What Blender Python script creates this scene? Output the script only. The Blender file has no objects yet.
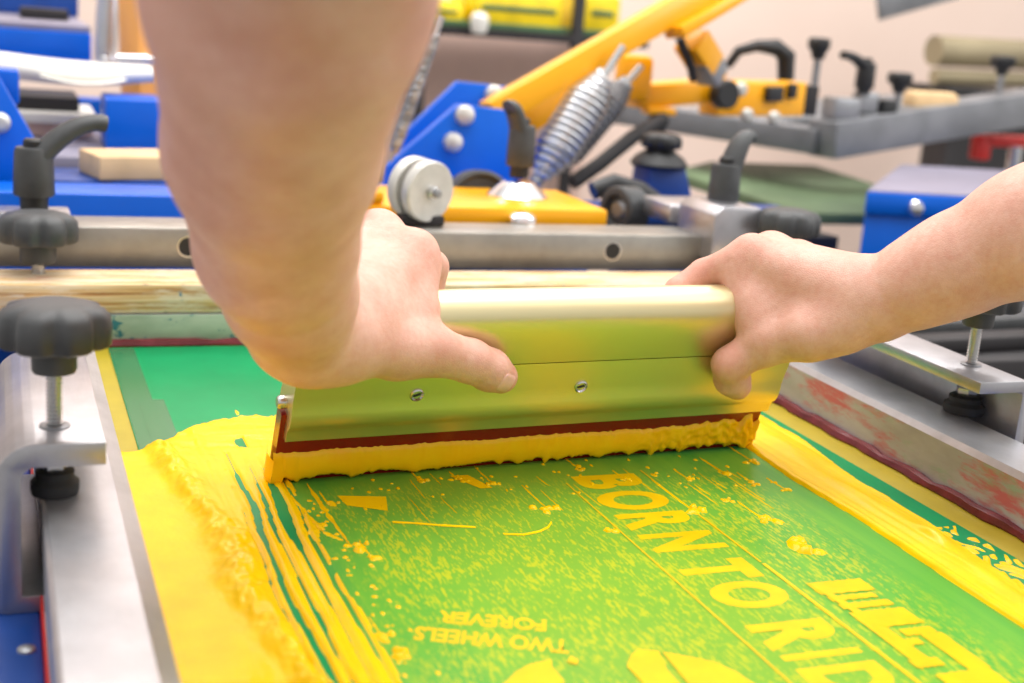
import bpy, bmesh, math, random
import numpy as np
from mathutils import Vector, Matrix

scene = bpy.context.scene
COL = scene.collection
PI = math.pi

# ------------------------------------------------------------------ camera, world, lights, exposure
cam_data = bpy.data.cameras.new('camera')
cam = bpy.data.objects.new('camera', cam_data)
COL.objects.link(cam)
cam_data.sensor_width = 36.0
cam_data.lens = 1335.0 / 1024.0 * 36.0
cam_data.clip_start = 0.02
cam_data.clip_end = 50
cam.matrix_world = Matrix(((0.93382441, 0.01510370, -0.35741272, -0.14911329),
                           (-0.34943472, 0.25244462, -0.90231208, -0.74795300),
                           (0.07659867, 0.96749346, 0.24101670, 0.28225041),
                           (0, 0, 0, 1)))
cam_data.dof.use_dof = True
cam_data.dof.focus_distance = 0.81
cam_data.dof.aperture_fstop = 6.3
scene.camera = cam

world = bpy.data.worlds.new('room_light')
scene.world = world
world.use_nodes = True
bg = world.node_tree.nodes['Background']
bg.inputs[0].default_value = (1.0, 0.97, 0.94, 1)
bg.inputs[1].default_value = 1.0
# sky gradient: bright overhead and behind the press, dimmed in front to darken the forearm
wt = world.node_tree
tc_ = wt.nodes.new('ShaderNodeTexCoord')
dot = wt.nodes.new('ShaderNodeVectorMath')
dot.operation = 'DOT_PRODUCT'
dot.inputs[1].default_value = (0.10, 0.42, 0.90)
wt.links.new(tc_.outputs['Generated'], dot.inputs[0])
rng_ = wt.nodes.new('ShaderNodeMapRange')
rng_.inputs[1].default_value, rng_.inputs[2].default_value = -0.75, 0.9
rng_.inputs[3].default_value, rng_.inputs[4].default_value = 0.42, 1.40
wt.links.new(dot.outputs['Value'], rng_.inputs[0])
wt.links.new(rng_.outputs[0], bg.inputs[1])


def area(name, loc, target, size, energy, color=(1, 1, 1)):
    d = bpy.data.lights.new(name, 'AREA')
    d.shape = 'RECTANGLE'
    d.size, d.size_y = size
    d.energy = energy
    d.color = color
    o = bpy.data.objects.new(name, d)
    COL.objects.link(o)
    o.location = loc
    o.rotation_euler = (Vector(target) - Vector(loc)).to_track_quat('-Z', 'Y').to_euler()
    return o


area('unseen_overhead_light', (0.3, 0.25, 2.1), (0.25, 0.05, 0), (1.8, 1.2), 38, (1, 0.98, 0.95))
area('unseen_side_light', (2.6, -0.6, 1.7), (0.3, 0.3, 0.1), (1.4, 1.4), 34, (1, 0.98, 0.96))  # unseen soft area light from the front right

area('unseen_overhead_light', (0.9, 1.75, 2.1), (1.0, 2.0, 0.2), (2.4, 0.5), 50, (1, 0.97, 0.94))  # unseen light added to brighten the back wall

vs = scene.view_settings
vs.view_transform = 'Standard'
vs.look = 'None'
vs.exposure = 0.0
vs.gamma = 1.0
vs.use_curve_mapping = False


# ------------------------------------------------------------------ materials
def lin(c):
    return tuple(((v / 255.0) / 12.92 if v / 255.0 <= 0.04045 else ((v / 255.0 + 0.055) / 1.055) ** 2.4) for v in c) + (1.0,)


class NT:
    """small wrapper round a material's node tree"""

    def __init__(self, name):
        self.m = bpy.data.materials.new(name)
        self.m.use_nodes = True
        self.t = self.m.node_tree
        self.b = self.t.nodes['Principled BSDF']

    def n(self, kind, **kw):
        nd = self.t.nodes.new(kind)
        for k, v in kw.items():
            if k.startswith('i_'):
                key = k[2:]
                nd.inputs[int(key) if key.isdigit() else key.replace('_', ' ')].default_value = v
            else:
                setattr(nd, k, v)
        return nd

    def l(self, a, b):
        self.t.links.new(a, b)

    def coord(self, scale=(1, 1, 1), kind='Object'):
        tc = self.n('ShaderNodeTexCoord')
        mp = self.n('ShaderNodeMapping')
        mp.inputs['Scale'].default_value = scale
        self.l(tc.outputs[kind], mp.inputs['Vector'])
        return mp.outputs[0]

    def noise(self, vec, scale, detail=4, rough=0.55):
        nd = self.n('ShaderNodeTexNoise')
        nd.inputs['Scale'].default_value = scale
        nd.inputs['Detail'].default_value = detail
        nd.inputs['Roughness'].default_value = rough
        self.l(vec, nd.inputs['Vector'])
        return nd.outputs['Fac']

    def ramp(self, fac, *stops):
        r = self.n('ShaderNodeValToRGB')
        el = r.color_ramp.elements
        while len(el) < len(stops):
            el.new(0.5)
        for e, (p, c) in zip(el, stops):
            e.position = p
            e.color = c if len(c) == 4 else tuple(c) + (1,)
        self.l(fac, r.inputs[0])
        return r.outputs[0]

    def mix(self, fac, a, b):
        m = self.n('ShaderNodeMix', data_type='RGBA')
        if isinstance(fac, (int, float)):
            m.inputs[0].default_value = fac
        else:
            self.l(fac, m.inputs[0])
        for idx, v in ((6, a), (7, b)):
            if isinstance(v, (tuple, list)):
                m.inputs[idx].default_value = v
            else:
                self.l(v, m.inputs[idx])
        return m.outputs[2]

    def math(self, op, a, b=None, c=None, clamp=False):
        m = self.n('ShaderNodeMath', operation=op, use_clamp=clamp)
        for i, v in enumerate((a, b, c)):
            if v is None:
                continue
            if isinstance(v, (int, float)):
                m.inputs[i].default_value = v
            else:
                self.l(v, m.inputs[i])
        return m.outputs[0]

    def bump(self, h, strength=0.3, dist=0.001):
        b = self.n('ShaderNodeBump')
        b.inputs['Strength'].default_value = strength
        b.inputs['Distance'].default_value = dist
        self.l(h, b.inputs['Height'])
        self.l(b.outputs[0], self.b.inputs['Normal'])

    def set(self, color=None, rough=None, metal=None, **kw):
        for key, v in (('Base Color', color), ('Roughness', rough), ('Metallic', metal)):
            if v is None:
                continue
            if isinstance(v, (tuple, list, float, int)):
                self.b.inputs[key].default_value = v
            else:
                self.l(v, self.b.inputs[key])
        for k, v in kw.items():
            self.b.inputs[k.replace('_', ' ')].default_value = v
        return self.m


WHITE, BLACK = (1, 1, 1, 1), (0, 0, 0, 1)


def simple(name, rgb, rough=0.5, metal=0.0, vary=0.12, scale=30, bump=0.0, **kw):
    t = NT(name)
    v = t.coord()
    f = t.noise(v, scale, 5)
    c = lin(rgb)
    d = tuple(x * (1 - vary) for x in c[:3]) + (1,)
    u = tuple(min(1, x * (1 + vary)) for x in c[:3]) + (1,)
    col = t.ramp(f, (0.3, d), (0.7, u))
    if bump:
        t.bump(t.noise(v, scale * 25, 3), bump, 0.0005)
    return t.set(col, rough, metal, **kw)


def aluminium(name, rgb=(188, 188, 193), rough=0.34, stretch=(1, 0.05, 1), stains=None):
    t = NT(name)
    v = t.coord(stretch)
    w = t.coord()
    brushed = t.noise(v, 900, 3)
    blot = t.noise(w, 28, 6, 0.65)
    c = lin(rgb)
    col = t.ramp(blot, (0.3, tuple(x * 0.78 for x in c[:3])), (0.65, c))
    for (scale, lo, hi, sc) in stains or []:
        mask = t.ramp(t.noise(w, scale, 6, 0.7), (lo, BLACK), (hi, WHITE))
        col = t.mix(mask, col, lin(sc))
    r = t.math('MULTIPLY_ADD', brushed, 0.22, rough - 0.1)
    t.bump(t.math('ADD', brushed, t.noise(w, 300, 4)), 0.08, 0.0005)
    return t.set(col, r, 0.88)


M = {}
M['alu'] = aluminium('clamp_aluminium')
M['alu_rail'] = aluminium('frame_aluminium', (196, 197, 202), 0.36)
M['alu_bar'] = aluminium('bar_aluminium', (172, 170, 164), 0.4, (0.05, 1, 1))
M['spring'] = simple('spring_steel', (212, 214, 218), 0.3, 0.9, 0.05)
M['steel'] = simple('bright_steel', (205, 205, 205), 0.25, 0.95, 0.08)
M['steel_dull'] = simple('dull_steel', (150, 152, 156), 0.42, 0.8, 0.15)
M['chrome'] = simple('chrome', (235, 235, 238), 0.12, 1.0, 0.03)
M['zinc'] = simple('zinc_plated_disc', (205, 203, 198), 0.5, 0.55, 0.1, 80, 0.05)
M['plastic'] = simple('black_moulded_plastic', (62, 64, 66), 0.5, 0, 0.2, 60, 0.25)
M['plastic_dark'] = simple('black_plastic', (30, 31, 33), 0.45, 0, 0.2, 60, 0.1)
M['rubber'] = simple('black_rubber', (26, 26, 28), 0.6, 0, 0.15)
M['blue'] = simple('blue_enamel', (0, 94, 206), 0.32, 0, 0.08, 12, 0, Specular_IOR_Level=0.3)
M['blue_dull'] = simple('blue_worn_enamel', (8, 84, 180), 0.42, 0, 0.2, 20)
M['blue_deep'] = simple('deep_blue_enamel', (8, 62, 140), 0.4, 0, 0.2, 20)
M['yellow'] = simple('yellow_enamel', (255, 176, 10), 0.28, 0, 0.05, 12)
M['orange'] = simple('orange_enamel', (240, 170, 90), 0.4, 0, 0.05, 12)
M['grey_bar'] = simple('grey_painted_steel', (122, 124, 128), 0.5, 0.3, 0.22, 14)
M['dark'] = simple('dark_steel', (40, 38, 40), 0.6, 0.2, 0.2, 14)
M['white_cloth'] = simple('white_sheet', (226, 224, 218), 0.8, 0, 0.03)
M['red'] = simple('red_enamel', (205, 40, 36), 0.4, 0, 0.08)
M['green_board'] = simple('green_board', (92, 112, 80), 0.6, 0, 0.3, 6)
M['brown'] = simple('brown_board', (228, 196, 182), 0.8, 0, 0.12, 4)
M['olive_roll'] = simple('olive_sheet', (150, 138, 110), 0.6, 0, 0.2, 5)
M['purple_grey'] = simple('grey_counter', (132, 128, 146), 0.5, 0, 0.15, 8)
M['pack_yellow'] = simple('yellow_packing', (236, 206, 10), 0.5, 0, 0.2, 20)
M['pack_green'] = simple('green_packing', (70, 104, 66), 0.6, 0, 0.2, 20)

# painted wall and floor
t = NT('peach_wall_paint')
v = t.coord()
M['wall'] = t.set(t.ramp(t.noise(v, 1.2, 4), (0.3, lin((232, 208, 194))), (0.7, lin((242, 220, 207)))), 0.85, 0)
t = NT('concrete_floor')
v = t.coord()
M['floor'] = t.set(t.ramp(t.noise(v, 3, 6), (0.3, lin((120, 114, 110))), (0.7, lin((150, 144, 138)))), 0.7, 0)

# stained inner faces of the screen frame
t = NT('ink_stained_aluminium')
v = t.coord((1, 0.35, 1))
w = t.coord((0.6, 0.35, 1.6))
base = t.ramp(t.noise(v, 22, 5), (0.35, lin((152, 148, 146))), (0.65, lin((188, 186, 188))))
red = t.ramp(t.noise(w, 26, 6, 0.7), (0.47, BLACK), (0.58, WHITE))
col = t.mix(t.math('MULTIPLY', red, 0.85), base, lin((186, 76, 86)))
grn = t.ramp(t.noise(t.coord((0.8, 0.4, 1.2)), 33, 6, 0.7), (0.56, BLACK), (0.66, WHITE))
col = t.mix(t.math('MULTIPLY', grn, 0.5), col, lin((120, 160, 120)))
M['stain_right'] = t.set(col, 0.55, 0.0)
t = NT('teal_stained_aluminium')
v = t.coord((0.7, 1, 1.4))
base = t.ramp(t.noise(v, 30, 5), (0.35, lin((140, 160, 136))), (0.65, lin((172, 186, 164))))
teal = t.ramp(t.noise(t.coord((0.6, 1, 1)), 55, 6, 0.7), (0.55, BLACK), (0.585, WHITE))
M['stain_back'] = t.set(t.mix(teal, base, lin((40, 110, 118))), 0.5, 0.05)
t = NT('dried_maroon_glue')
M['maroon'] = t.set(t.ramp(t.noise(t.coord(), 60, 4), (0.3, lin((84, 22, 28))), (0.7, lin((120, 42, 52)))), 0.25, 0)

# wooden bar
t = NT('paint_spotted_wood')
v = t.coord((0.03, 1, 1))
g = t.noise(v, 260, 6, 0.6)
col = t.ramp(g, (0.36, lin((160, 110, 62))), (0.47, lin((206, 164, 106))), (0.6, lin((222, 196, 152))))
pale = t.ramp(t.noise(t.coord((0.18, 1, 1)), 62, 6, 0.75), (0.46, BLACK), (0.58, WHITE))
col = t.mix(t.math('MULTIPLY', pale, 0.8), col, lin((226, 210, 186)))
dark = t.ramp(t.noise(t.coord((0.3, 1, 1)), 90, 6, 0.8), (0.60, BLACK), (0.65, WHITE))
col = t.mix(dark, col, lin((104, 92, 84)))
redp = t.ramp(t.noise(t.coord((0.5, 1, 1)), 24, 5, 0.6), (0.64, BLACK), (0.72, WHITE))
col = t.mix(t.math('MULTIPLY', redp, 0.6), col, lin((224, 120, 96)))
blup = t.ramp(t.noise(t.coord((0.7, 1.3, 1)), 60, 5, 0.7), (0.68, BLACK), (0.71, WHITE))
col = t.mix(blup, col, lin((90, 130, 150)))
t.bump(g, 0.5, 0.002)
M['wood'] = t.set(col, 0.7, 0)
M['wood_plain'] = simple('pale_pine', (224, 190, 142), 0.7, 0, 0.15, 20)

# inks
t = NT('yellow_plastisol_ink')
v = t.coord()
t.bump(t.noise(v, 420, 4), 0.12, 0.0015)
M['ink'] = t.set(t.ramp(t.noise(v, 40, 3), (0.3, lin((242, 190, 0))), (0.7, lin((248, 203, 2)))), 0.26, 0,
                 Specular_IOR_Level=0.22)
t = NT('orange_yellow_ink')
v = t.coord()
t.bump(t.noise(v, 300, 4), 0.1, 0.0015)
M['ink_blade'] = t.set(t.ramp(t.noise(v, 60, 3), (0.3, lin((255, 190, 4))), (0.7, lin((255, 204, 14)))), 0.28, 0, Specular_IOR_Level=0.3)

# printing screen: green emulsion, yellow mesh margin, yellowish ink film with a hatch of fine dashes
t = NT('screen_emulsion')
v = t.coord()
sep = t.n('ShaderNodeSeparateXYZ')
t.l(v, sep.inputs[0])
X, Y = t.math('ADD', sep.outputs[0], 0.165), sep.outputs[1]


def band(t, val, a, b, soft):
    up = t.n('ShaderNodeMapRange', interpolation_type='SMOOTHSTEP')
    t.l(val, up.inputs[0])
    up.inputs[1].default_value, up.inputs[2].default_value = a - soft, a + soft
    dn = t.n('ShaderNodeMapRange', interpolation_type='SMOOTHSTEP')
    t.l(val, dn.inputs[0])
    dn.inputs[1].default_value, dn.inputs[2].default_value = b - soft, b + soft
    dn.inputs[3].default_value, dn.inputs[4].default_value = 1, 0
    return t.math('MULTIPLY', up.outputs[0], dn.outputs[0])


green = t.ramp(t.noise(v, 14, 5), (0.3, lin((0, 128, 76))), (0.7, lin((0, 146, 88))))
sweep = t.noise(t.coord((1, 0.06, 1)), 90, 4)
film = t.mix(t.ramp(sweep, (0.35, BLACK), (0.65, WHITE)), lin((84, 158, 54)), lin((108, 170, 52)))
pale_mask = band(t, X, 0.06, 0.235, 0.045)
film = t.mix(t.math('MULTIPLY', pale_mask, 0.75), film, lin((126, 166, 44)))
film_mask = t.math('MULTIPLY', band(t, X, 0.004, 0.36, 0.012), band(t, Y, -0.9, 0.012, 0.012))
film_mask = t.math('MULTIPLY', film_mask, 0.94)
col = t.mix(film_mask, green, film)
# hatch dashes
dash = t.noise(t.coord((1, 0.20, 1)), 780, 2, 0.5)
patch = t.noise(v, 22, 4, 0.6)
level = t.math('ADD', dash, t.math('MULTIPLY', t.math('SUBTRACT', patch, 0.5), 0.35))
dash_mask = t.ramp(level, (0.54, BLACK), (0.60, WHITE))
zone = t.math('MULTIPLY', band(t, X, 0.02, 0.30, 0.02), band(t, Y, -0.6, -0.035, 0.03))
col = t.mix(t.math('MULTIPLY', t.math('MULTIPLY', dash_mask, zone), 0.68), col, lin((196, 190, 28)))
t.bump(t.noise(v, 900, 2), 0.03, 0.0004)
M['emulsion'] = t.set(col, 0.28, 0, Specular_IOR_Level=0.14)
M['mesh_cloth'] = simple('yellow_polyester_mesh', (170, 150, 26), 0.45, 0, 0.06, 60)
t = NT('clear_tape_over_emulsion')
M['tape'] = t.set(lin((52, 116, 74)), 0.22, 0, Specular_IOR_Level=0.4)

# squeegee
t = NT('reflection_tinted_aluminium')
br = t.noise(t.coord((0.02, 1, 1)), 700, 3)
t.bump(br, 0.03, 0.0004)
M['gold'] = t.set(lin((226, 216, 172)), t.math('MULTIPLY_ADD', br, 0.12, 0.32), 0.95)  # aluminium tinted pale gold, yellow ink reflections put into its colour
t = NT('red_polyurethane')
M['blade'] = t.set(lin((134, 10, 16)), 0.2, 0, Coat_Weight=0.3)

# skin
t = NT('skin')
v = t.coord()
n1 = t.noise(v, 38, 5, 0.6)
n2 = t.noise(v, 260, 4, 0.6)
col = t.ramp(n1, (0.3, lin((208, 155, 136))), (0.7, lin((228, 183, 166))))
mott = t.ramp(n2, (0.4, BLACK), (0.75, WHITE))
col = t.mix(t.math('MULTIPLY', mott, 0.38), col, lin((204, 134, 114)))
at = t.n('ShaderNodeAttribute', attribute_name='flush')
col = t.mix(at.outputs['Fac'], col, lin((222, 138, 120)))
vor = t.n('ShaderNodeTexVoronoi', feature='DISTANCE_TO_EDGE')
vor.inputs['Scale'].default_value = 620
t.l(v, vor.inputs['Vector'])
hgt = t.math('ADD', t.math('MULTIPLY', t.math('MINIMUM', vor.outputs[0], 0.15), 2.0), t.noise(t.coord((1, 1, 1)), 180, 4))
t.bump(hgt, 0.30, 0.0010)
M['skin'] = t.set(col, 0.45, 0, Subsurface_Weight=0.12, Subsurface_Scale=0.006, Specular_IOR_Level=0.4)
M['skin'].node_tree.nodes['Principled BSDF'].inputs['Subsurface Radius'].default_value = (1.0, 0.35, 0.2)
M['nail'] = simple('fingernail', (226, 176, 164), 0.28, 0, 0.05, 200)


# ------------------------------------------------------------------ mesh building
class MB:
    """collects primitives in world coordinates, then links ONE mesh"""

    def __init__(self):
        self.bm = bmesh.new()

    def _add(self, verts, faces, smooth=True):
        vs_ = [self.bm.verts.new(v) for v in verts]
        for f in faces:
            try:
                fa = self.bm.faces.new([vs_[i] for i in f])
                fa.smooth = smooth
            except ValueError:
                pass
        return vs_

    def box(self, a, b, bev=0.001, rot=None, seg=2):
        lo = [min(a[i], b[i]) for i in range(3)]
        hi = [max(a[i], b[i]) for i in range(3)]
        c = Vector([(lo[i] + hi[i]) / 2 for i in range(3)])
        s = [hi[i] - lo[i] for i in range(3)]
        tmp = bmesh.new()
        bmesh.ops.create_cube(tmp, size=1)
        bmesh.ops.scale(tmp, vec=s, verts=tmp.verts)
        if bev:
            bmesh.ops.bevel(tmp, geom=tmp.edges[:], offset=min(bev, min(s) * 0.45), segments=seg, affect='EDGES', profile=0.5)
        mat = Matrix.Translation(c) @ (rot.to_4x4() if rot else Matrix.Identity(4))
        bmesh.ops.transform(tmp, matrix=mat, verts=tmp.verts)
        self._merge(tmp)
        return self

    def beam(self, p, q, w, h, bev=0.002, up=(0, 0, 1)):
        """rectangular bar from p to q, w across, h along 'up'"""
        p, q = Vector(p), Vector(q)
        d = (q - p)
        L = d.length
        x = d.normalized()
        z = Vector(up) - x * Vector(up).dot(x)
        z.normalize()
        y = z.cross(x)
        R = Matrix((x, y, z)).transposed()
        tmp = bmesh.new()
        bmesh.ops.create_cube(tmp, size=1)
        bmesh.ops.scale(tmp, vec=(L, w, h), verts=tmp.verts)
        if bev:
            bmesh.ops.bevel(tmp, geom=tmp.edges[:], offset=bev, segments=2, affect='EDGES', profile=0.5)
        bmesh.ops.transform(tmp, matrix=Matrix.Translation((p + q) / 2) @ R.to_4x4(), verts=tmp.verts)
        self._merge(tmp)
        return self

    def _merge(self, tmp, smooth=False):
        me = bpy.data.meshes.new('tmp')
        tmp.to_mesh(me)
        tmp.free()
        self.bm.from_mesh(me)
        bpy.data.meshes.remove(me)

    def lathe(self, profile, origin=(0, 0, 0), axis=(0, 0, 1), n=32, mod=None, up=None):
        """profile: (radius, height) pairs; mod(theta, k) scales the radius"""
        z = Vector(axis).normalized()
        ref = Vector(up) if up else (Vector((1, 0, 0)) if abs(z.x) < 0.9 else Vector((0, 1, 0)))
        x = (ref - z * ref.dot(z)).normalized()
        y = z.cross(x)
        o = Vector(origin)
        verts, faces, rings = [], [], []
        for k, (r, h) in enumerate(profile):
            if r < 1e-6:
                rings.append([len(verts)])
                verts.append(o + z * h)
            else:
                ring = []
                for i in range(n):
                    th = 2 * PI * i / n
                    rr = r * (mod(th, k) if mod else 1)
                    ring.append(len(verts))
                    verts.append(o + z * h + (x * math.cos(th) + y * math.sin(th)) * rr)
                rings.append(ring)
        for a, b in zip(rings, rings[1:]):
            if len(a) == 1 and len(b) == 1:
                continue
            for i in range(n):
                j = (i + 1) % n
                if len(a) == 1:
                    faces.append((a[0], b[j], b[i]))
                elif len(b) == 1:
                    faces.append((a[i], a[j], b[0]))
                else:
                    faces.append((a[i], a[j], b[j], b[i]))
        if len(rings[0]) > 1:
            faces.append(tuple(reversed(rings[0])))
        if len(rings[-1]) > 1:
            faces.append(tuple(rings[-1]))
        self._add(verts, faces)
        return self

    def cyl(self, p, q, r, r2=None, n=24, bev=0.0):
        p, q = Vector(p), Vector(q)
        L = (q - p).length
        r2 = r if r2 is None else r2
        b = min(bev, L * 0.4)
        prof = [(r - b, 0), (r, b), (r2, L - b), (r2 - b, L)] if b else [(r, 0), (r2, L)]
        return self.lathe(prof, p, q - p, n)

    def tube(self, pts, r, n=10, radii=None, flat=1.0, up=None):
        """swept tube through points, radius per point, optionally flattened"""
        pts = [Vector(p) for p in pts]
        verts, faces = [], []
        prev = None
        for k, p in enumerate(pts):
            d = (pts[min(k + 1, len(pts) - 1)] - pts[max(k - 1, 0)]).normalized()
            if prev is None:
                ref = Vector(up) if up else (Vector((0, 0, 1)) if abs(d.z) < 0.9 else Vector((1, 0, 0)))
            else:
                ref = prev
            x = (ref - d * ref.dot(d)).normalized()
            y = d.cross(x)
            prev = x
            rr = radii[k] if radii else r
            for i in range(n):
                th = 2 * PI * i / n
                verts.append(p + x * math.cos(th) * rr + y * math.sin(th) * rr * flat)
        m = len(pts)
        for k in range(m - 1):
            for i in range(n):
                j = (i + 1) % n
                faces.append((k * n + i, k * n + j, (k + 1) * n + j, (k + 1) * n + i))
        faces.append(tuple(range(n - 1, -1, -1)))
        faces.append(tuple((m - 1) * n + i for i in range(n)))
        self._add(verts, faces)
        return self

    def prism(self, poly, origin, u, v, depth, bev=0.0):
        """polygon (a,b) in the plane (u,v) at origin, extruded along u x v by depth"""
        u, v = Vector(u).normalized(), Vector(v).normalized()
        w = u.cross(v)
        o = Vector(origin)
        tmp = bmesh.new()
        a = [tmp.verts.new(o + u * p[0] + v * p[1]) for p in poly]
        b = [tmp.verts.new(o + u * p[0] + v * p[1] + w * depth) for p in poly]
        n = len(poly)
        tmp.faces.new(list(reversed(a)))
        tmp.faces.new(b)
        for i in range(n):
            j = (i + 1) % n
            tmp.faces.new((a[i], a[j], b[j], b[i]))
        bmesh.ops.recalc_face_normals(tmp, faces=tmp.faces)
        if bev:
            bmesh.ops.bevel(tmp, geom=tmp.edges[:], offset=bev, segments=2, affect='EDGES', profile=0.5)
        self._merge(tmp)
        return self

    def coil(self, p, q, R, wire, turns, taper=0.25, n=7, per=16):
        """helical spring between p and q; the end turns close in"""
        p, q = Vector(p), Vector(q)
        z = (q - p).normalized()
        ref = Vector((0, 0, 1)) if abs(z.z) < 0.9 else Vector((1, 0, 0))
        x = (ref - z * ref.dot(z)).normalized()
        y = z.cross(x)
        N = int(turns * per)
        pts = []
        for i in range(N + 1):
            s = i / N
            k = min(1.0, taper + (1 - taper) * min(s, 1 - s) * turns / 4.0) if taper < 1 else 1.0
            th = 2 * PI * turns * s
            pts.append(p + z * ((q - p).length * s) + (x * math.cos(th) + y * math.sin(th)) * R * k)
        return self.tube(pts, wire, n)

    def grid(self, P, closed=False):
        """P[i][j] -> quads"""
        n, m = len(P), len(P[0])
        verts = [p for row in P for p in row]
        faces = [(i * m + j, i * m + j + 1, (i + 1) * m + j + 1, (i + 1) * m + j) for i in range(n - 1) for j in range(m - 1)]
        self._add(verts, faces)
        return self

    def build(self, name, mat, parent=None, sub=None, smooth_angle=35):
        me = bpy.data.meshes.new(name)
        root = parent
        while root is not None and root.parent is not None:
            root = root.parent
        off = Vector(root.location) if root is not None else Vector((0, 0, 0))
        if off.length:
            bmesh.ops.translate(self.bm, vec=-off, verts=self.bm.verts)
        bmesh.ops.recalc_face_normals(self.bm, faces=self.bm.faces)
        self.bm.to_mesh(me)
        self.bm.free()
        mats = mat if isinstance(mat, list) else [mat]
        for m in mats:
            me.materials.append(m)
        o = bpy.data.objects.new(name, me)
        COL.objects.link(o)
        if parent is not None:
            o.parent = parent
        for f in me.polygons:
            f.use_smooth = True
        try:
            me.set_sharp_from_angle(angle=math.radians(smooth_angle))
        except Exception:
            pass
        return o


def tag(o, label=None, cat=None, group=None, kind=None):
    if label:
        o['label'] = label
    if cat:
        o['category'] = cat
    if group:
        o['group'] = group
    if kind:
        o['kind'] = kind
    return o


def thing(name, loc, label, cat, group=None):
    o = bpy.data.objects.new(name, None)
    o.empty_display_size = 0.02
    COL.objects.link(o)
    o.location = loc
    return tag(o, label, cat, group)


def raw_mesh(name, verts, faces, mats, parent=None, face_mats=None, attr=None):
    me = bpy.data.meshes.new(name)
    root = parent
    while root is not None and root.parent is not None:
        root = root.parent
    verts = np.asarray(verts, dtype=np.float64)
    if root is not None:
        verts = verts - np.array(root.location)
    me.from_pydata(verts.tolist(), [], [tuple(f) for f in faces])
    for m in mats:
        me.materials.append(m)
    me.polygons.foreach_set('use_smooth', [True] * len(me.polygons))
    if face_mats is not None:
        me.polygons.foreach_set('material_index', face_mats)
    if attr is not None:
        a = me.attributes.new(attr[0], 'FLOAT', 'POINT')
        a.data.foreach_set('value', np.asarray(attr[1], dtype=np.float32))
    me.update()
    o = bpy.data.objects.new(name, me)
    COL.objects.link(o)
    if parent is not None:
        o.parent = parent
    return o


def vnoise(x, y, seed=0):
    """smooth value noise on a lattice, numpy arrays in, -1..1 out"""
    rng = np.random.RandomState(seed)
    T = rng.rand(256, 256) * 2 - 1
    xi, yi = np.floor(x).astype(int), np.floor(y).astype(int)
    fx, fy = x - xi, y - yi
    fx, fy = fx * fx * (3 - 2 * fx), fy * fy * (3 - 2 * fy)
    g = lambda a, b: T[a % 256, b % 256]
    return (g(xi, yi) * (1 - fx) + g(xi + 1, yi) * fx) * (1 - fy) + (g(xi, yi + 1) * (1 - fx) + g(xi + 1, yi + 1) * fx) * fy


def fbm(x, y, seed=0, octaves=4):
    s, a, tot = 0, 1.0, 0
    for k in range(octaves):
        s = s + a * vnoise(x * 2 ** k, y * 2 ** k, seed + k)
        tot += a
        a *= 0.5
    return s / tot


def sstep(a, b, x):
    u = np.clip((x - a) / (b - a), 0, 1)
    return u * u * (3 - 2 * u)


# ------------------------------------------------------------------ the room
o = MB().box((-3, 2.6, -0.85), (5.5, 2.7, 2.6), 0).build('wall_back', M['wall'])
tag(o, 'peach painted back wall of the print workshop', 'wall', kind='structure')
o = MB().box((-3, -2.5, -0.9), (5.5, 2.7, -0.85), 0).build('floor', M['floor'])
tag(o, 'grey concrete workshop floor', 'floor', kind='structure')

# ------------------------------------------------------------------ screen frame
ZR = 0.036          # top of the frame rails
ZB = -0.003
frame = thing('printing_screen', (0.165, 0.0, ZB), 'green emulsion printing screen with yellow mesh margin stretched on a grey metal frame', 'printing screen')


def rail_poly(inner, outer, top, cham):
    s = 1 if outer > inner else -1
    return [(inner, ZB), (inner, top - 0.004), (inner + s * cham, top), (outer - s * 0.002, top), (outer, top - 0.002), (outer, ZB)]


def rail_y(name, inner, outer, y0, y1, mats, cham):
    mb = MB()
    mb.prism(rail_poly(inner, outer, ZR, cham), (0, y1, 0), (1, 0, 0), (0, 0, 1), y1 - y0)
    return mb.build(name, mats, frame, smooth_angle=20)


rail_y('frame_rail', -0.089, -0.132, -0.42, 0.36, M['alu_rail'], 0.008)
rr = rail_y('frame_rail', 0.4205, 0.4680, -0.42, 0.36, [M['alu_rail'], M['stain_right']], 0.003)
for f in rr.data.polygons:
    if f.normal.x < -0.9:
        f.material_index = 1
rb = MB().box((-0.089, 0.3155, ZB), (0.4205, 0.36, 0.0255), 0.002).build('frame_rail', [M['alu_rail'], M['stain_back']], frame)
for f in rb.data.polygons:
    if f.normal.y < -0.9:
        f.material_index = 1
MB().box((-0.089, -0.42, ZB), (0.4205, -0.38, ZR), 0.003).build('frame_rail', M['alu_rail'], frame)
# stretched mesh cloth, emulsion, edge tape, glue seams
MB().box((-0.089, -0.38, -0.0026), (0.4205, 0.3155, -0.0004), 0).build('mesh_cloth', M['mesh_cloth'], frame)
emu = MB().box((-0.0705, -0.372, -0.0004), (0.3915, 0.3085, 0.0003), 0).build('emulsion', M['emulsion'], frame)
tp = MB()
tp.box((-0.0700, 0.03, 0.0003), (-0.0515, 0.305, 0.0006), 0)
tp.box((-0.0612, 0.06, 0.0006), (-0.0440, 0.165, 0.0008), 0)
tp.build('tape', M['tape'], frame)


def seam(path, r, seed, flat=0.6):
    mb = MB()
    rng = random.Random(seed)
    rad = [r * (0.75 + 0.6 * rng.random()) for _ in path]
    mb.tube(path, r, 8, rad, 1.0)
    return mb.build('glue_seam', M['maroon'], frame)


seam([(0.4185 + 0.0012 * math.sin(k * 1.7), -0.37 + k * 0.0138, 0.0012) for k in range(50)], 0.0042, 3)
seam([(-0.07 + k * 0.0136, 0.3135 + 0.0006 * math.sin(k * 2.1), 0.0015) for k in range(36)], 0.0036, 5)

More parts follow.
